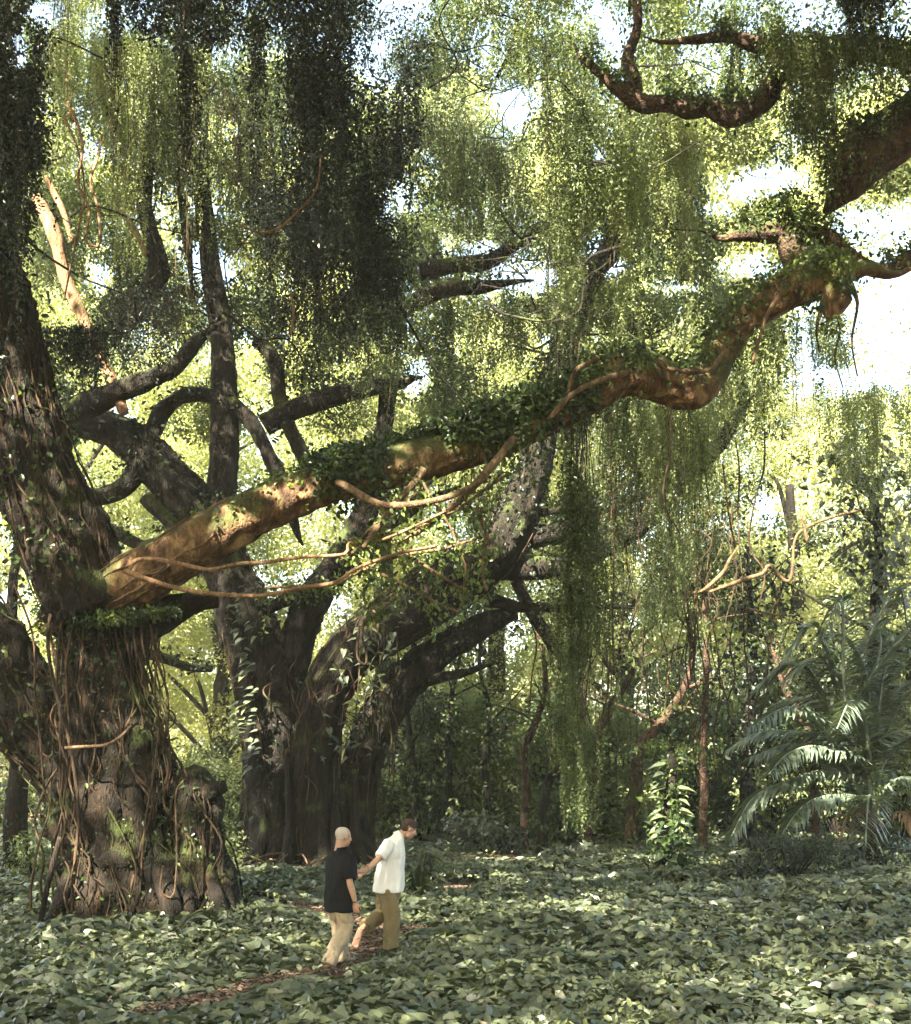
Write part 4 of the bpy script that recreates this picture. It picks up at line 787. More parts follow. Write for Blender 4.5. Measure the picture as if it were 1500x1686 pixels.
H = 'curtain of fine-leaved vine'
CURT = [
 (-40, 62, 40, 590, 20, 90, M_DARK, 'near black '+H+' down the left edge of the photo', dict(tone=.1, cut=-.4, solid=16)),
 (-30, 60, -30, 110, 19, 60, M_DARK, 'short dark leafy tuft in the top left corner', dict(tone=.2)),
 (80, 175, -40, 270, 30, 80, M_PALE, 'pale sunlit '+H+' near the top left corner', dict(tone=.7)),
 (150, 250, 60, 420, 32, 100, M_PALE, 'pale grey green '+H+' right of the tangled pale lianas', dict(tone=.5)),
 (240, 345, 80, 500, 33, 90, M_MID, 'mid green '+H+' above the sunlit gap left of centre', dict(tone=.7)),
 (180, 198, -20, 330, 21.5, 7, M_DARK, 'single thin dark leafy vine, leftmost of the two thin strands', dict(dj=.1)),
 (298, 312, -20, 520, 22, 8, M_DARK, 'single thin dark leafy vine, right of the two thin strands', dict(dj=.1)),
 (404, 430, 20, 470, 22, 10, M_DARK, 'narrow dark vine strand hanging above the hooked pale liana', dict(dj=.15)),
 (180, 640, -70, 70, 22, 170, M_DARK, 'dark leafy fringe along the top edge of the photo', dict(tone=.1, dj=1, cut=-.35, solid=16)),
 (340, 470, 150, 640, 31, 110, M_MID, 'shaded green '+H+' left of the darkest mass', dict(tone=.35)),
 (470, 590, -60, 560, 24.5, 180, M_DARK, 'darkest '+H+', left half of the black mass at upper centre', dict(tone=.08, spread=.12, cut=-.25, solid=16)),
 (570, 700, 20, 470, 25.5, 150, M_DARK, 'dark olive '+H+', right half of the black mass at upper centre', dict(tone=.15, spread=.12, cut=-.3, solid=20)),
 (430, 660, 330, 640, 27, 150, M_DARK, 'broad dark vine skirt at the foot of the black mass', dict(tone=.15, spread=.13, slope=60, cut=-.25, solid=20)),
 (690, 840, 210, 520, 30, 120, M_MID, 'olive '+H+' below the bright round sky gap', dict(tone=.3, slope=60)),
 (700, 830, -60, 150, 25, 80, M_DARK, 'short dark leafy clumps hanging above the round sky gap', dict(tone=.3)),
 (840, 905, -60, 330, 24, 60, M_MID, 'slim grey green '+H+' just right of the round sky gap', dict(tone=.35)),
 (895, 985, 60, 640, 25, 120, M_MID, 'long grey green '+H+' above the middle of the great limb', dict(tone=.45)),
 (985, 1075, 150, 600, 26, 110, M_PALE, 'long green '+H+' under the left end of the arching mossy limb', dict(tone=.6)),  # paler leaf colour imitates the glow here
 (1075, 1150, 180, 620, 28, 90, M_PALE, 'pale yellow green '+H+' under the middle of the arching mossy limb', dict(tone=.55)),  # hazy brightness is put into the leaf colour
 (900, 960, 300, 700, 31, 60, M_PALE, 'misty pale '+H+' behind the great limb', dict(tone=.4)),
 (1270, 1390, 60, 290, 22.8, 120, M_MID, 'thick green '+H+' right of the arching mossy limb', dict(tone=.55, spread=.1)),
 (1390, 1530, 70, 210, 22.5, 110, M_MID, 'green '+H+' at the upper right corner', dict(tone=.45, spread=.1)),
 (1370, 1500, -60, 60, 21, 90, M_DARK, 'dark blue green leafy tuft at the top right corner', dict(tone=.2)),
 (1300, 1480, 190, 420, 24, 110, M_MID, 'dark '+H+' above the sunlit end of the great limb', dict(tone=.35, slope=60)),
 (1180, 1290, 20, 190, 24.5, 60, M_MID, 'short green vine sprays over the arching mossy limb', dict(tone=.4)),
 (938, 972, 660, 1330, 21.6, 40, M_MID, 'tall slim '+H+' dropping from the great limb to the ground', dict(tone=.5, dj=.12, minl=.9, spread=.05, box=True)),
 (990, 1060, 650, 1010, 28, 80, M_MID, 'olive '+H+' beside the tall slim one', dict(tone=.4)),
 (1060, 1180, 660, 1010, 27, 110, M_PALE, 'pale fine '+H+' under the hooked bend of the great limb', dict(tone=.35, spread=.05)),
 (1180, 1300, 540, 900, 29, 100, M_PALE, 'bright hazy '+H+' under the rising end of the great limb', dict(tone=.5)),
 (1290, 1420, 520, 880, 31, 110, M_PALE, 'grey green '+H+' below the lump at the end of the great limb', dict(tone=.45)),
 (1400, 1540, 600, 960, 32, 110, M_PALE, 'bright green '+H+' at the right edge above the palm', dict(tone=.6)),
 (1060, 1140, 880, 1260, 33, 60, M_MID, 'thin shaded '+H+' over the tan trunks at right', dict(tone=.4)),
 (760, 900, 500, 720, 31, 110, M_MID, 'green '+H+' rising behind the ivy on the great limb', dict(tone=.5)),
 (560, 700, 480, 720, 31, 90, M_MID, 'green '+H+' over the dark stems left of centre', dict(tone=.4)),
 (60, 190, 540, 720, 24, 90, M_DARK, 'dark drooping vine sprays beside the left leaning stem', dict(tone=.2, spread=.12)),
 (180, 330, 480, 620, 30, 80, M_DARK, 'dark vine clumps above the tangle of crossing stems', dict(tone=.3, spread=.12)),
]
for x0, x1, yt, yb, D, n, mt, lab, kw in CURT:
    curtain(x0, x1, yt, yb, D, n, mt, lab, **kw)
# sunlit leafy tangle under the great limb
t = thing('hanging_vine', P(650, 860, 20.3), 'sunlit yellow green vine tangle drooping under the great limb', 'vine')
f = MB()
sts = []
for pts in [[(560, 915), (600, 895), (650, 880), (700, 860), (760, 830), (830, 790)], [(440, 975), (520, 962), (580, 940), (640, 925), (720, 900), (790, 880)], [(600, 930), (660, 960), (720, 985), (760, 1000)],
            [(620, 880), (680, 915), (740, 945), (780, 975)], [(790, 830), (800, 880), (795, 930), (800, 965)], [(700, 790), (745, 850), (770, 920), (765, 990)], [(580, 900), (640, 850), (700, 800)], [(760, 800), (790, 850), (810, 900)], [(640, 930), (600, 975), (620, 1010), (660, 985)]]:
    s = MB(); pp = limb([(a, b, 2.6, 20.0 + .3 * rng.random()) for a, b in pts]); inf = tube(s, pp, seg=6, step=.06, wob=4, ret=True); s.build('stem', B_LIANA, t, smooth=True)
    c3 = inf[0]; n = int(len(c3) * 7); i = rng.integers(0, len(c3), n); off = rng.normal(size=(n, 3)) * [.10, .12, .09] - [0, 0, .05]
    scatter(f, OVAL, c3[i] + off, rng.normal(size=(n, 3)) + [.3, 0, -.9], rv(n) + [-.2, -.4, .7], .085 * (.6 + .8 * rng.random(n)), np.clip(.7 + .2 * rng.normal(size=n), 0, 1))
    for j in range(0, len(c3) - 1, 9):
        if rng.random() < .6:
            L = rng.uniform(.3, .9); strands(f, [c3[j]], [L], leaf=.08, spacing=.03, spread=.04, tpl=OVAL, tone=.75, sun_only=True)
f.build('foliage', M_IVY, t)
# fine twig haze behind it
t = thing('hanging_vine', P(740, 800, 20.8), 'shaded leafy vine sprays hanging below the ivy-covered middle of the great limb', 'vine')
f, s = MB(), MB(); n = 110; xs = rng.uniform(540, 900, n); top = 800 - (xs - 540) * .30
strands(f, np.array([P(a, b, 20.7 + .25 * rng.normal()) for a, b in zip(xs, top)]), rng.uniform(.25, 1.6, n) * np.clip((xs - 480) / 200, .3, 1), leaf=.075, spacing=.04, spread=.06, tpl=OVAL, stems=s, tone=.5, sun_only=True)
f.build('foliage', M_IVY, t); s.build('stem', B_ROOT, t)
for xx, w, lab in ((1000, 60, 'leafy vine sprays hanging under the great limb just left of its hooked bend'), (1300, 90, 'thin leafy strands dangling under the sunlit end of the great limb')):
    t = thing('hanging_vine', P(xx, 650, 21.4), lab, 'vine'); f, s = MB(), MB(); n = 40; xs = rng.uniform(xx - w, xx + w, n)
    top = np.interp(xs, [900, 965, 1030, 1090, 1232, 1290, 1390], [715, 680, 645, 655, 545, 515, 490])
    strands(f, np.array([P(a, b, 21.5 + .2 * rng.normal()) for a, b in zip(xs, top)]), rng.uniform(.3, 1.9, n), leaf=.07, spacing=.045, spread=.04, stems=s, tone=.5, sun_only=True)
    f.build('foliage', M_IVY, t); s.build('stem', B_ROOT, t)

# ------------------------------------------------------------------ lianas
def liana(pts, D, lab, m=B_LIANA, wob=1.2, seg=10, group=None, thin=.75):
    mb = MB(); r = limb(pts, D); r[:, 3] *= thin; tube(mb, r, seg=seg, step=.06, lump=.12, wob=wob, seed=int(abs(pts[0][0])))
    o = mb.build('liana', m, None, smooth=True, label=lab, cat='liana'); return o
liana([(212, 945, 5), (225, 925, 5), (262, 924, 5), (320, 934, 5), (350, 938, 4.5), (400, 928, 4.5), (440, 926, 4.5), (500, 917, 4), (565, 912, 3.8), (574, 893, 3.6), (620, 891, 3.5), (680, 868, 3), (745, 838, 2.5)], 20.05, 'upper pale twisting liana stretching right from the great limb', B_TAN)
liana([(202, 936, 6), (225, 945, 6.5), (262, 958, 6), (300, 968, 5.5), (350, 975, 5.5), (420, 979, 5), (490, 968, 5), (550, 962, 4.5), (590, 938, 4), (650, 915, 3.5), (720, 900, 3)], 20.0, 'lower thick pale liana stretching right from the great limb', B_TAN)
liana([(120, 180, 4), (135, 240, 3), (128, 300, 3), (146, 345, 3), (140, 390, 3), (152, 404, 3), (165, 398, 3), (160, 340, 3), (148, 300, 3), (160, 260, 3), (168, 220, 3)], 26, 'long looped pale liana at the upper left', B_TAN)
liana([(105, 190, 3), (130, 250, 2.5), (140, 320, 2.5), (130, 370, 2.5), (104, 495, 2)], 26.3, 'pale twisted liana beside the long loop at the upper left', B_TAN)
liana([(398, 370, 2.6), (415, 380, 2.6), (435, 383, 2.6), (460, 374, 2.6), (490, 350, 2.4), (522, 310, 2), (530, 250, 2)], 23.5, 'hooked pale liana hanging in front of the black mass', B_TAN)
liana([(108, 1232, 4.5, 20.1), (140, 1231, 4.5, 20.0), (175, 1228, 4.5, 20), (198, 1214, 4, 20.1), (216, 1195, 3.5, 20.4)], 20, 'short tan stick-like liana across the left trunk', B_LIANA, thin=.6)
liana([(303, 1285, 3.5), (290, 1310, 3), (292, 1400, 3), (288, 1470, 3), (276, 1477, 3), (266, 1462, 3), (270, 1425, 2.6)], 20.1, 'J-shaped liana hooked at the foot of the left trunk', B_ROOT, thin=.6)
liana([(262, 1050, 3), (255, 1130, 3), (262, 1200, 3.4), (250, 1290, 3.4), (238, 1360, 3), (230, 1500, 3)], 20.4, 'long brown liana down the right face of the left trunk', B_ROOT, thin=.6)
liana([(85, 1010, 5), (80, 1060, 5), (88, 1130, 5), (112, 1210, 5), (130, 1330, 4.6), (125, 1420, 4.6), (115, 1530, 4.6)], 20.4, 'thick brown liana down the left face of the left trunk', B_ROOT, thin=.6)
liana([(25, 960, 3), (55, 1050, 3), (60, 1150, 3), (72, 1290, 3), (82, 1330, 3), (60, 1400, 3), (50, 1480, 3.4), (62, 1540, 3.4)], 20.8, 'thin crooked liana at the far left of the left trunk', B_ROOT, thin=.6)
liana([(100, 1375, 6), (85, 1420, 6), (72, 1470, 6), (60, 1525, 7)], 20.0, 'leaning dark sapling stem at the foot of the left trunk', B_FRONT)
liana([(1098, 640, 2), (1105, 680, 2), (1104, 740, 2), (1092, 820, 2), (1120, 880, 2)], 24, 'thin red brown liana hanging below the hooked bend', B_LIANA)
liana([(1010, 770, 2.6), (1012, 900, 2.6), (1008, 1000, 3), (1012, 1100, 3.4)], 30, 'straight dark liana right of the tall slim vine curtain', B_ROOT, thin=.6)
liana([(1190, 760, 2), (1200, 850, 2), (1210, 900, 2)], 28, 'short dark liana in the misty gap at right', B_LIANA)
liana([(480, 480, 2.6), (483, 520, 2.4), (478, 555, 2)], 25, 'short upright reddish liana below the black mass', B_TAN)
t = thing('fallen_branch', P(430, 1478, 23.3), 'thin dark fallen branch arching over the bare path', 'branch'); mb = MB()
tube(mb, limb([(392, 1515, 3, 23), (400, 1488, 3, 23), (415, 1473, 3, 23), (440, 1474, 3, 22.8), (492, 1494, 2.4, 22.6)]), seg=8, step=.06, wob=1); mb.build('branch', B_FRONT, t, smooth=True)
mb = MB(); tube(mb, limb([(393, 1500, 2, 23), (398, 1465, 2, 23), (384, 1400, 1.8, 23), (372, 1380, 1.4, 23)]), seg=6, step=.06, wob=1); mb.build('twig', B_FRONT, t, smooth=True)

# ------------------------------------------------------------------ slim understory trees
def slim_tree(pts, D, lab, bark=B_MID, leaves=400, leaf=.14, spread=.16, tpl=OVAL, mt=M_MID, crown=0, cr=1.0, tone=.5, forks=()):
    r = limb(pts, D); t = thing('slim_tree', r[0, :3], lab, 'tree', 'slim trees in the understory behind the clearing'); r[0, 2] = -.1
    mb = MB(); inf = tube(mb, r, seg=14, step=.12, lump=.18, flute=.08, wob=.5, ret=True, seed=int(pts[0][0]))
    for j in range(7):
        a_ = rng.integers(int(len(inf[0]) * .35), len(inf[0]) - 1); p_ = inf[0][a_]; w_ = rng.normal(size=3) * [.9, .5, .4] + [0, 0, .7]; r_ = inf[1][a_] * .45
        tube(mb, np.array([[*p_, r_], [*(p_ + w_ * .5 + rng.normal(size=3) * .12), r_ * .7], [*(p_ + w_ * 1.2), .008]]), seg=7, step=.1, wob=1)
    for f_ in forks: tube(mb, limb(f_, D), seg=10, step=.1, lump=.15, wob=.5)
    mb.build('trunk', bark, t, smooth=True)
    if leaves:
        mb = MB(); ivy(mb, inf, .0, 1, leaves * (1 if D < 30 else 3), leaf, up=.0, spread=spread * (1 if D < 30 else 2.0), tone=tone, tpl=tpl); mb.build('climbing_leaves', mt, t)
    if crown:
        top = r[-1, :3]; mb = MB(); cs = [top + rng.normal(size=3) * [1.4 * cr, .8 * cr, .9 * cr] + [0, 0, .3] for k in range(crown)]
        blobs(mb, cs, rng.uniform(.35, .8, crown) * cr, 55, .12, tone=tone, flat=.8); mb.build('crown', mt, t)
def sizes(pts, r): return [(a, b, r * .8 * (1 - .8 * (i / (len(pts) - 1)) ** 1.5)) for i, (a, b) in enumerate(pts)]
slim_tree(sizes([(862, 1372), (866, 1300), (864, 1240), (884, 1185), (898, 1130), (890, 1060), (860, 960)], 9), 37, 'slim red brown bent trunk, leftmost of the pair left of the tall vine curtain', B_RED, 500, crown=5)
slim_tree(sizes([(884, 1372), (900, 1300), (918, 1250), (920, 1180), (936, 1100), (942, 1040), (948, 980), (960, 850)], 9), 36, 'slim forked trunk beside the tall vine curtain', B_MID, 420, crown=5, forks=[[(936, 1100, 6), (915, 1060, 5), (880, 1000, 4)]])
slim_tree(sizes([(955, 1385), (958, 1200), (953, 1050), (955, 900), (950, 760), (948, 560)], 6), 41, 'straight thin pole wrapped all over in tiny leaves', B_MID, 2600, .10, .10, KITE, M_DARK, tone=.4)
slim_tree(sizes([(972, 1330), (980, 1240), (1002, 1175), (1034, 1122), (1052, 1080), (1080, 1020)], 11), 38, 'tan leaning trunk right of the leaf-wrapped pole', B_RED, 450, crown=5)
slim_tree(sizes([(1040, 1345), (1052, 1250), (1088, 1195), (1128, 1125), (1138, 1050), (1120, 960)], 13), 37, 'orange brown curved trunk in the bright gap at right', B_RED, 600, crown=6)
slim_tree(sizes([(1157, 1340), (1158, 1230), (1162, 1120), (1160, 1000), (1150, 880)], 10), 36, 'upright reddish trunk veiled by hanging strands', B_RED, 900, .10, .25, mt=M_MID, crown=4)
slim_tree(sizes([(1225, 1350), (1232, 1180), (1240, 1090), (1236, 1000), (1232, 900)], 14), 38, 'leafy dark column of climbing leaves right of the veiled trunk', B_MID, 2200, .18, .4, mt=M_DARK, crown=5, tone=.4)
slim_tree(sizes([(1345, 1350), (1340, 1235), (1318, 1180), (1290, 1125), (1270, 1040), (1300, 930)], 9), 37, 'thin leaning trunk left of the palm crown', B_RED, 500, crown=5)
slim_tree(sizes([(1455, 1380), (1442, 1200), (1440, 1040), (1444, 900), (1436, 820), (1400, 760), (1370, 730)], 13), 35.5, 'leaf-clad dark trunk rising behind the palm', B_MID, 2000, .2, .3, HEART, M_COVER, crown=5, tone=.4)
slim_tree(sizes([(688, 1345), (682, 1270), (672, 1200), (668, 1120), (690, 1020)], 8), 39, 'slim crooked trunk behind the man in white', B_MID, 700, crown=5)
slim_tree(sizes([(745, 1350), (738, 1250), (742, 1150), (760, 1060), (770, 950)], 7), 40, 'thin dark trunk right of the man in white', B_MID, 700, crown=5)
slim_tree(sizes([(812, 1358), (800, 1260), (806, 1170), (790, 1090), (800, 980)], 8), 40, 'thin dark trunk halfway between the man in white and the tall vine curtain', B_MID, 800, crown=5)
slim_tree(sizes([(28, 1452), (24, 1380), (30, 1300), (36, 1180), (20, 1000), (40, 800)], 24), 29, 'dark thick trunk behind the left edge roots', B_FRONT, 900, crown=4, mt=M_DARK)
slim_tree(sizes([(392, 1400), (398, 1340), (404, 1280), (400, 1200), (388, 1130)], 6), 40, 'thin stem in the bright arch between the two big trees', B_MID, 300, crown=2)
slim_tree(sizes([(1100, 1345), (1106, 1240), (1098, 1150), (1110, 1060)], 6), 39, 'thin brown trunk just behind the leafy stump', B_RED, 400, crown=3)
slim_tree(sizes([(1035, 1350), (1036, 1300), (1030, 1220), (1020, 1150)], 7), 41, 'short orange trunk left of the leafy stump', B_RED, 200, crown=3)
slim_tree(sizes([(1500, 1380), (1490, 1200), (1510, 1000), (1500, 800)], 9), 40, 'thin trunk at the right edge of the photo', B_RED, 600, crown=5)
# pale bare limbs at right
for pts, lab in (([(1090, 960, 4), (1150, 975, 4), (1190, 945, 5), (1200, 925, 4), (1215, 900, 2)], 'crooked orange dead branch above the tan trunks'), ([(1170, 975, 3), (1220, 958, 5), (1255, 945, 5), (1268, 930, 5), (1300, 955, 4), (1310, 890, 3), (1330, 870, 4), (1380, 850, 3), (1430, 838, 2)], 'long pale dead branch reaching toward the right edge'),
                 ([(1330, 895, 3), (1326, 870, 4), (1318, 845, 2)], 'short broken pale stub on the dead branch'), ([(1230, 1002, 2.5), (1260, 1010, 2.5), (1290, 1015, 2)], 'thin horizontal pale twig over the leafy column')):
    mb = MB(); dl = limb(pts, 33); dl[:, 3] *= .7; tube(mb, dl, seg=10, step=.08, lump=.2, wob=1.6); mb.build('dead_branch', B_LIANA, None, smooth=True, label=lab, cat='branch')

# ------------------------------------------------------------------ shrubs
def shrub(x, yb, w, h, D, lab, mt=M_MID, leaf=.11, n=9, dens=60, tpl=KITE, tone=.45, group=None, name='shrub'):
    b = P(x, yb, D); b[2] = gh(b[0], b[1]); W, Hh = w / F * D, h / F * D
    t = thing(name, b, lab, 'shrub', group); f, s = MB(), MB(); cs, rs = [], []
    for k in range(n):
        a = rng.random() * 6.28; q = rng.random() ** .6; zz = Hh * (.12 + .75 * rng.random()); c3 = b + [W * .42 * q * math.cos(a), W * .3 * q * math.sin(a), zz]
        cs.append(c3); rs.append(min(W, Hh * 1.3) * rng.uniform(.2, .36)); m = (b + c3) / 2 + rng.normal(size=3) * .05
        tube(s, np.array([[b[0], b[1], b[2] - .05, .03], [*m, .022], [*c3, .01]]), seg=5, step=.2)
    blobs(f, cs, rs, dens, leaf, tpl, tone=tone, gaps=False, flat=.85); f.build('foliage', mt, t); s.build('stem', B_MID, t)
shrub(1210, 1462, 130, 60, 27, 'low dark shrub in front of the palm, nearest to the leafy stump', M_DARK, .10, 9, 100, OVAL, .3)
shrub(1305, 1445, 130, 75, 27.5, 'rounded fine-leaved shrub under the palm fronds', M_DARK, .06, 11, 230, KITE, .35)
shrub(1410, 1425, 150, 45, 30, 'low spreading dark shrub at the right under the palm', M_DARK, .11, 9, 90, OVAL, .3)
shrub(1250, 1420, 90, 60, 31, 'small dark shrub tucked behind the rounded one', M_DARK, .10, 6, 90, OVAL, .35)
shrub(940, 1420, 120, 34, 32, 'low leafy mound left of the leafy stump', M_COVER, .15, 8, 55, HEART, .45)
shrub(800, 1400, 130, 60, 36, 'low leafy mound right of the man in white', M_COVER, .14, 9, 55, HEART, .4)
shrub(340, 1420, 110, 130, 30, 'pale green bush in the arch right of the left trunk', M_MID, .09, 12, 90, KITE, .6)
shrub(330, 1320, 130, 190, 36, 'taller pale bush at the foot of the bright arch', M_PALE, .11, 13, 60, KITE, .5)
shrub(60, 1450, 150, 90, 27, 'sunlit low bush at the left edge behind the roots', M_MID, .10, 8, 70, KITE, .6)
THICK = ['shaded thicket shrub between the middle tree and the man in white', 'shaded thicket shrub right behind the head of the man in white', 'dark thicket shrub a step right of the man in white', 'shaded thicket shrub under the lowest right limb of the middle tree',
         'low thicket shrub between the two thin dark trunks', 'thicket shrub left of the bent red brown trunk', 'dark thicket shrub at the foot of the paired bent trunks', 'pale thicket shrub at the foot of the leaf-wrapped pole', 'thicket shrub at the foot of the tan leaning trunk', 'thicket shrub just behind the leafy stump',
         'thicket shrub between the leafy stump and the palm', 'pale thicket shrub left of the lowest palm fronds', 'thicket shrub hidden behind the drooping palm frond tips', 'dark thicket shrub behind the middle of the palm', 'thicket shrub behind the palm trunk', 'pale thicket shrub at the far right edge']
LEFTT = ['thicket shrub at the left edge of the frame', 'thicket shrub behind the dark limb low at the left edge', 'thicket shrub left of the big left trunk', 'thicket shrub hidden behind the big left trunk', 'pale thicket shrub behind the broken stump of the left trunk', 'thicket shrub low in the bright arch', 'pale thicket shrub in the middle of the bright arch', 'thicket shrub touching the left side of the middle tree']
for k, x in enumerate(list(range(610, 1500, 58))):
    shrub(x + rng.uniform(-15, 15), 1372, 140, rng.uniform(110, 330), rng.uniform(40, 47), THICK[k], [M_MID, M_DARK, M_MID, M_PALE][k % 4], .13, 16, 55, [KITE, OVAL][k % 2], rng.uniform(.3, .6), 'shaded thicket shrubs behind the clearing')
for k, x in enumerate(range(-80, 460, 75)):
    shrub(x, 1385, 140, rng.uniform(90, 190), rng.uniform(40, 46), LEFTT[k], [M_MID, M_PALE][k % 2], .13, 11, 45, KITE, .5, 'thicket shrubs left of the middle tree')

def leafy_stump():
    D = 30.5; b = P(1103, 1440, D); t = thing('vine_covered_stump', [b[0], b[1], 0], 'thin dead stump wrapped in climbing leaves in the clearing left of the palm', 'stump')
    mb = MB(); inf = tube(mb, np.array([[b[0], b[1], -.1, .26], [b[0] + .02, b[1], .5, .17], [b[0] - .05, b[1], 1.4, .12], [b[0] + .04, b[1], 2.2, .11], [b[0], b[1], 2.75, .07]]), seg=14, step=.08, lump=.25, ret=True); mb.build('trunk', B_MID, t, smooth=True)
    f = MB(); ivy(f, inf, 0, .5, 1500, .14, up=0, spread=.22, tpl=HEART, tone=.3); ivy(f, inf, .3, 1, 900, .11, up=0, spread=.2, tpl=HEART, tone=.4); blobs(f, [[b[0] + dx, b[1], 2.75 + dz] for dx, dz in ((0, 0), (-.5, .02), (.5, -.05), (-1.0, -.12), (.95, -.25), (-.3, .1))], [.4, .34, .36, .28, .26, .3], 140, .08, tone=.5, gaps=False, flat=.5)
    f.build('foliage', M_IVY, t); f = MB(); n = 32; z = .3 + 2.3 * rng.random(n); s_ = rng.choice([-1, 1], n)
    scatter(f, HEART, np.stack([b[0] + s_ * .18, b[1] - .1 - .2 * rng.random(n), z], 1), np.stack([s_ * (.8 + .3 * rng.random(n)), -.3 + .5 * rng.normal(size=n), -.15 + .2 * rng.normal(size=n)], 1), np.stack([0 * z + .1, -.3 + 0 * z, 1 + 0 * z], 1), .20 + .22 * rng.random(n)); f.build('leaf', M_COVER, t, kind='stuff')
leafy_stump()
def heart_plant(x, yb, D, h, n, s, lab):
    b = P(x, yb, D); b[2] = 0; t = thing('broadleaf_plant', b, lab, 'plant'); f, st = MB(), MB(); H_ = h / F * D
    for k in range(n):
        a = rng.random() * 6.28; z = H_ * (.2 + .8 * rng.random()); rr = .12 + .28 * rng.random(); e = b + [rr * math.cos(a), rr * math.sin(a), z]
        tube(st, np.array([[b[0], b[1], 0, .008], [*(b * .5 + e * .5 + [0, 0, .05]), .006], [*e, .004]]), seg=4, step=.2)
        scatter(f, HEART, e[None], np.array([[math.cos(a), math.sin(a) - .4, -.3]]), np.array([[.2 * math.cos(a), -.5, 1]]), np.array([s * (.6 + .6 * rng.random())]))
    f.build('foliage', M_COVER, t); st.build('stem', M_IVY, t)
heart_plant(690, 1450, 23.5, 92, 120, .17, 'dark broadleaf plant just right of the man in white'); heart_plant(450, 1440, 28, 30, 50, .18, 'small broadleaf clump at the foot of the middle tree')

shrub_more = [(905, 120, 300, 39, 'leafy thicket bush left of the tall slim vine curtain'), (1010, 130, 250, 40, 'leafy thicket bush right of the tall slim vine curtain'), (1130, 150, 230, 42, 'dim leafy bush behind the veiled reddish trunk'), (1270, 150, 330, 41, 'tall pale leafy bush behind the dark leafy column'), (1380, 140, 380, 41, 'tall leafy bush behind the palm crown'), (1480, 140, 420, 40, 'tall leafy bush at the right edge behind the palm'),
              (700, 130, 260, 41, 'leafy thicket bush just right of the white-shirted man'), (790, 130, 300, 42, 'broad leafy thicket bush under the right fork of the middle tree')]
for i, (x, w, h, D, lab) in enumerate(shrub_more): shrub(x, 1380, w, h, D, lab, [M_MID, M_PALE][i % 2], .15, 22, 46, OVAL, .55)
# ------------------------------------------------------------------ palm
def palm():
    D = 33; b = P(1445, 1395, D); t = thing('palm', [b[0], b[1], 0], 'young palm with long arching feather fronds at the right edge', 'palm')
    mb = MB(); tube(mb, np.array([[b[0], b[1], -.1, .3], [b[0], b[1], .5, .26], [b[0] + .05, b[1], 1.1, .2]]), seg=16, step=.08, lump=.3); mb.build('trunk', B_MID, t, smooth=True)
    more = [([(1400 + 60 * math.cos(a_) * .3, 1270 - 70 * r_), (1440 + 130 * math.cos(a_), 1240 - 150 * r_), (1440 + 210 * math.cos(a_), 1260 - 120 * r_)], d_) for a_, r_, d_ in ((2.9, 1.0, 1.2), (2.4, 1.4, .5), (2.0, 1.7, -.8), (1.3, 1.8, .9), (.8, 1.5, -1), (.3, 1.0, 1), (3.1, .5, -2), (.1, .4, -1.5), (3.3, .1, -.5))]
    fr = more + [([(1430, 1250), (1360, 1215), (1290, 1203), (1235, 1212), (1195, 1238)], 0), ([(1430, 1290), (1360, 1270), (1300, 1285), (1240, 1315), (1200, 1385)], -1.2), ([(1430, 1320), (1370, 1310), (1320, 1330), (1275, 1395)], -1.6),
          ([(1435, 1330), (1432, 1310), (1428, 1330), (1425, 1395)], -2.4), ([(1430, 1230), (1420, 1175), (1400, 1155), (1378, 1200)], -2.6), ([(1425, 1230), (1390, 1130), (1340, 1085), (1290, 1120)], .4), ([(1435, 1220), (1425, 1110), (1395, 1050), (1350, 1040)], .8),
          ([(1445, 1220), (1455, 1110), (1480, 1050), (1515, 1030)], .4), ([(1450, 1240), (1475, 1170), (1510, 1130), (1560, 1140)], -.6), ([(1450, 1270), (1490, 1220), (1540, 1220), (1600, 1270)], -1), ([(1450, 1310), (1490, 1280), (1530, 1310), (1560, 1380)], -1.8),
          ([(1425, 1250), (1370, 1170), (1310, 1150), (1255, 1180)], 1.4), ([(1440, 1230), (1438, 1120), (1450, 1060), (1440, 1010)], 1.8), ([(1420, 1260), (1350, 1230), (1300, 1240), (1265, 1275)], -2.2)]
    def frond(pts, dd, m, ll, name='frond', lab=None):
        k = len(pts); rows = [(1442, 1372, 5, D)] + [(a, q, 4.2 - 3 * (i + 1) / k, D + dd * (i + 1) / k) for i, (a, q) in enumerate(pts)]
        mb = MB(); c, r, T, U, W = tube(mb, limb(rows), seg=6, step=.06, ret=True); o = mb.build(name, M_PALM if m is M_PALM else M_DEAD, t, smooth=True)
        f = MB(); n = len(c); i = np.arange(int(n * .2), n - 1); up = np.array([0, 0, 1.0])
        side = norm(np.cross(T[i], up) + 1e-6)
        prof = np.sin(np.clip((i - n * .12) / (n * .88), 0, 1) * np.pi * .86 + .25) ** .6
        for sg in (-1, 1):
            d = side * sg + T[i] * .75 + [0, 0, -.28] + rng.normal(size=(len(i), 3)) * .10
            scatter(f, BLADE, c[i] + rng.normal(size=(len(i), 3)) * .012, d, up + side * sg * .5 + rng.normal(size=(len(i), 3)) * .15, ll * prof * (.85 + .3 * rng.random(len(i))))
        f.build('leaflets', m, o)
        if lab: o['label'] = lab
    for p_, dd in fr: frond(p_, dd, M_PALM, rng.uniform(.75, .95))
    frond([(1430, 1340), (1400, 1335), (1378, 1395)], -2.0, M_DEAD, .55, lab='withered brown frond'); frond([(1460, 1350), (1490, 1340), (1530, 1395)], -1.6, M_DEAD, .6, lab='withered brown frond')
palm()

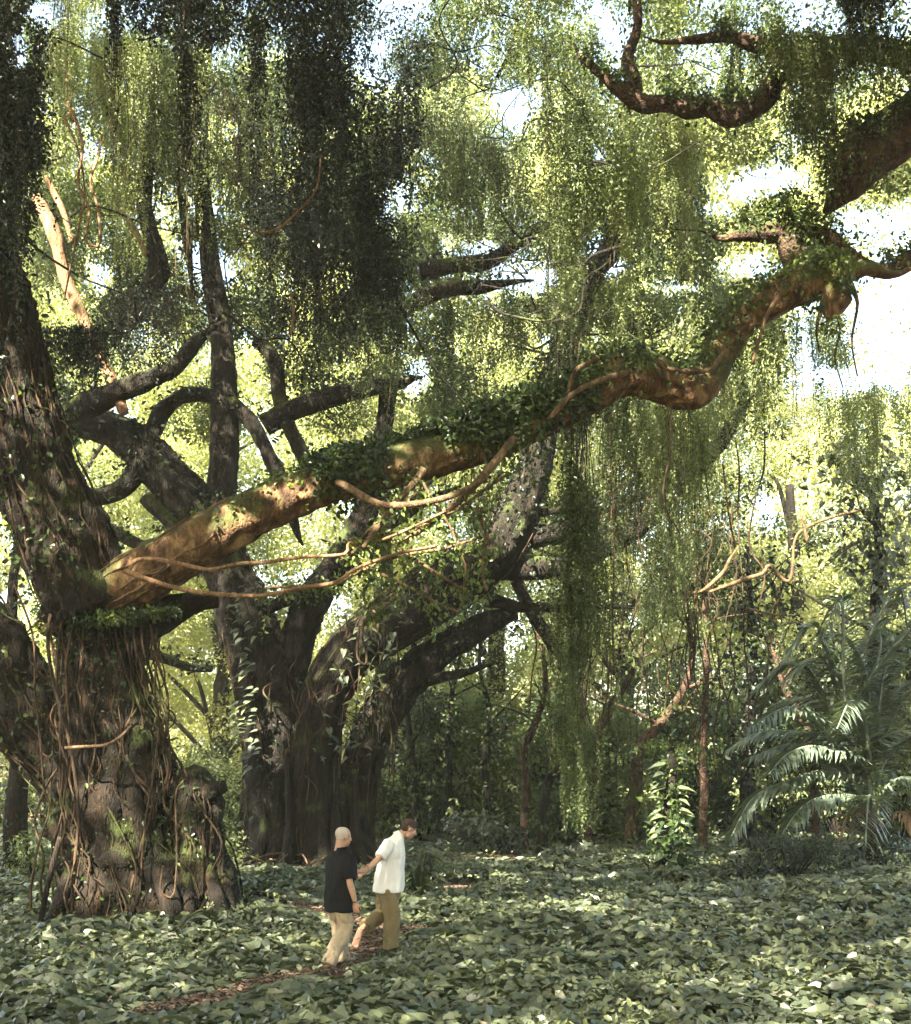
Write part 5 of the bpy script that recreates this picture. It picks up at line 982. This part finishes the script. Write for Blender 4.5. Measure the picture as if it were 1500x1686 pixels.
# ------------------------------------------------------------------ trees and woodland beyond the clearing
for k, (x, D, lab) in enumerate([(120, 50, 'pale sunlit tree beyond the left trunk'), (620, 52, 'sunlit tree far behind the middle tree'), (1010, 50, 'hazy green tree behind the tall vine curtain'), (1300, 53, 'tall hazy tree behind the palm'), (800, 56, 'sunlit tree in the far gap right of centre'), (350, 56, 'bright far tree seen through the arch'), (1480, 56, 'bright far tree at the right edge')]):
    b = P(x, 1300, D); t = thing('forest_tree', [b[0], b[1], 0], lab, 'tree', 'sunlit trees beyond the clearing'); h = rng.uniform(15, 20); mb = MB()
    tube(mb, np.array([[b[0], D, -.2, .5], [b[0] + .4, D, h * .4, .32], [b[0] + rng.uniform(-1, 1), D, h * .8, .16]]), seg=14, step=.4, lump=.2, wob=.6)
    cs = []
    for j in range(42):
        a = rng.random() * 6.28; z = h * rng.uniform(.18, 1.15); q = rng.uniform(1, 5.2); e = np.array([b[0] + q * math.cos(a), D + q * math.sin(a) * .7, z]); cs.append(e)
        if j % 3 == 0: tube(mb, np.array([[b[0], D, max(1, z - q * .7), .12], [*((np.array([b[0], D, z - q * .4]) + e) / 2), .08], [*e, .04]]), seg=6, step=.4)
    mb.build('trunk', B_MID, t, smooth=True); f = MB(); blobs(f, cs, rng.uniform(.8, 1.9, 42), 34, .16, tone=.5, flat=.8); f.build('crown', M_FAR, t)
f = MB(); cs, rs = [], []
for k in range(640):
    d = rng.uniform(62, 84); x = rng.uniform(-.55, .55) * d; z = rng.uniform(0, 1) ** .95 * (.54 * d); cs.append([x, d, z]); rs.append(rng.uniform(1.3, 3.0))
blobs(f, cs, rs, 30, .24, tone=.55, flat=.8)
for k in range(150):
    d = rng.uniform(58, 62); x = rng.uniform(-.5, .5) * d
    strands(f, np.array([[x, d, z] for z in [rng.uniform(8, 26)]] * 9) + rng.normal(size=(9, 3)) * [.9, .5, .5], rng.uniform(2, 7, 9), leaf=.2, spacing=.08, spread=.22, tone=.6)
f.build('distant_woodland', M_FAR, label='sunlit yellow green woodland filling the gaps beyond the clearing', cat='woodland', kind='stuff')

# unseen wood added behind the viewer to block frontal light from the glade
f = MB(); cs, rs = [], []
for k in range(330):
    a = rng.uniform(-.25, math.pi + .25); q = rng.uniform(25, 32); cs.append([q * math.cos(a) * 1.05, 6 - q * math.sin(a), rng.uniform(0, 15)]); rs.append(rng.uniform(1.4, 2.8))
blobs(f, cs, rs, 5, .42, tone=.5, gaps=False)
f.build('unseen_shade_woodland', M_MID, label='unseen green wood added behind the viewer to darken the clearing', cat='woodland', kind='stuff')
# ------------------------------------------------------------------ humid air
m, tt_ = mat('humid_air'); pv = N(tt_, 'ShaderNodeVolumePrincipled'); pv.inputs['Color'].default_value = (.93, .97, .86, 1); pv.inputs['Density'].default_value = 0.0006; pv.inputs['Anisotropy'].default_value = 0.2
o = N(tt_, 'ShaderNodeOutputMaterial'); tt_.links.new(pv.outputs[0], o.inputs[1])
mb = MB(); x0, x1, y0, y1, z0, z1 = -75, 75, -20, 130, -1.2, 55
mb.add([[x, y, z] for z in (z0, z1) for y in (y0, y1) for x in (x0, x1)], [[0, 2, 3, 1], [4, 5, 7, 6], [0, 1, 5, 4], [2, 6, 7, 3], [0, 4, 6, 2], [1, 3, 7, 5]])
mb.build('haze', m, kind='stuff', label='thin pale humid air filling the clearing and the wood behind', cat='haze')
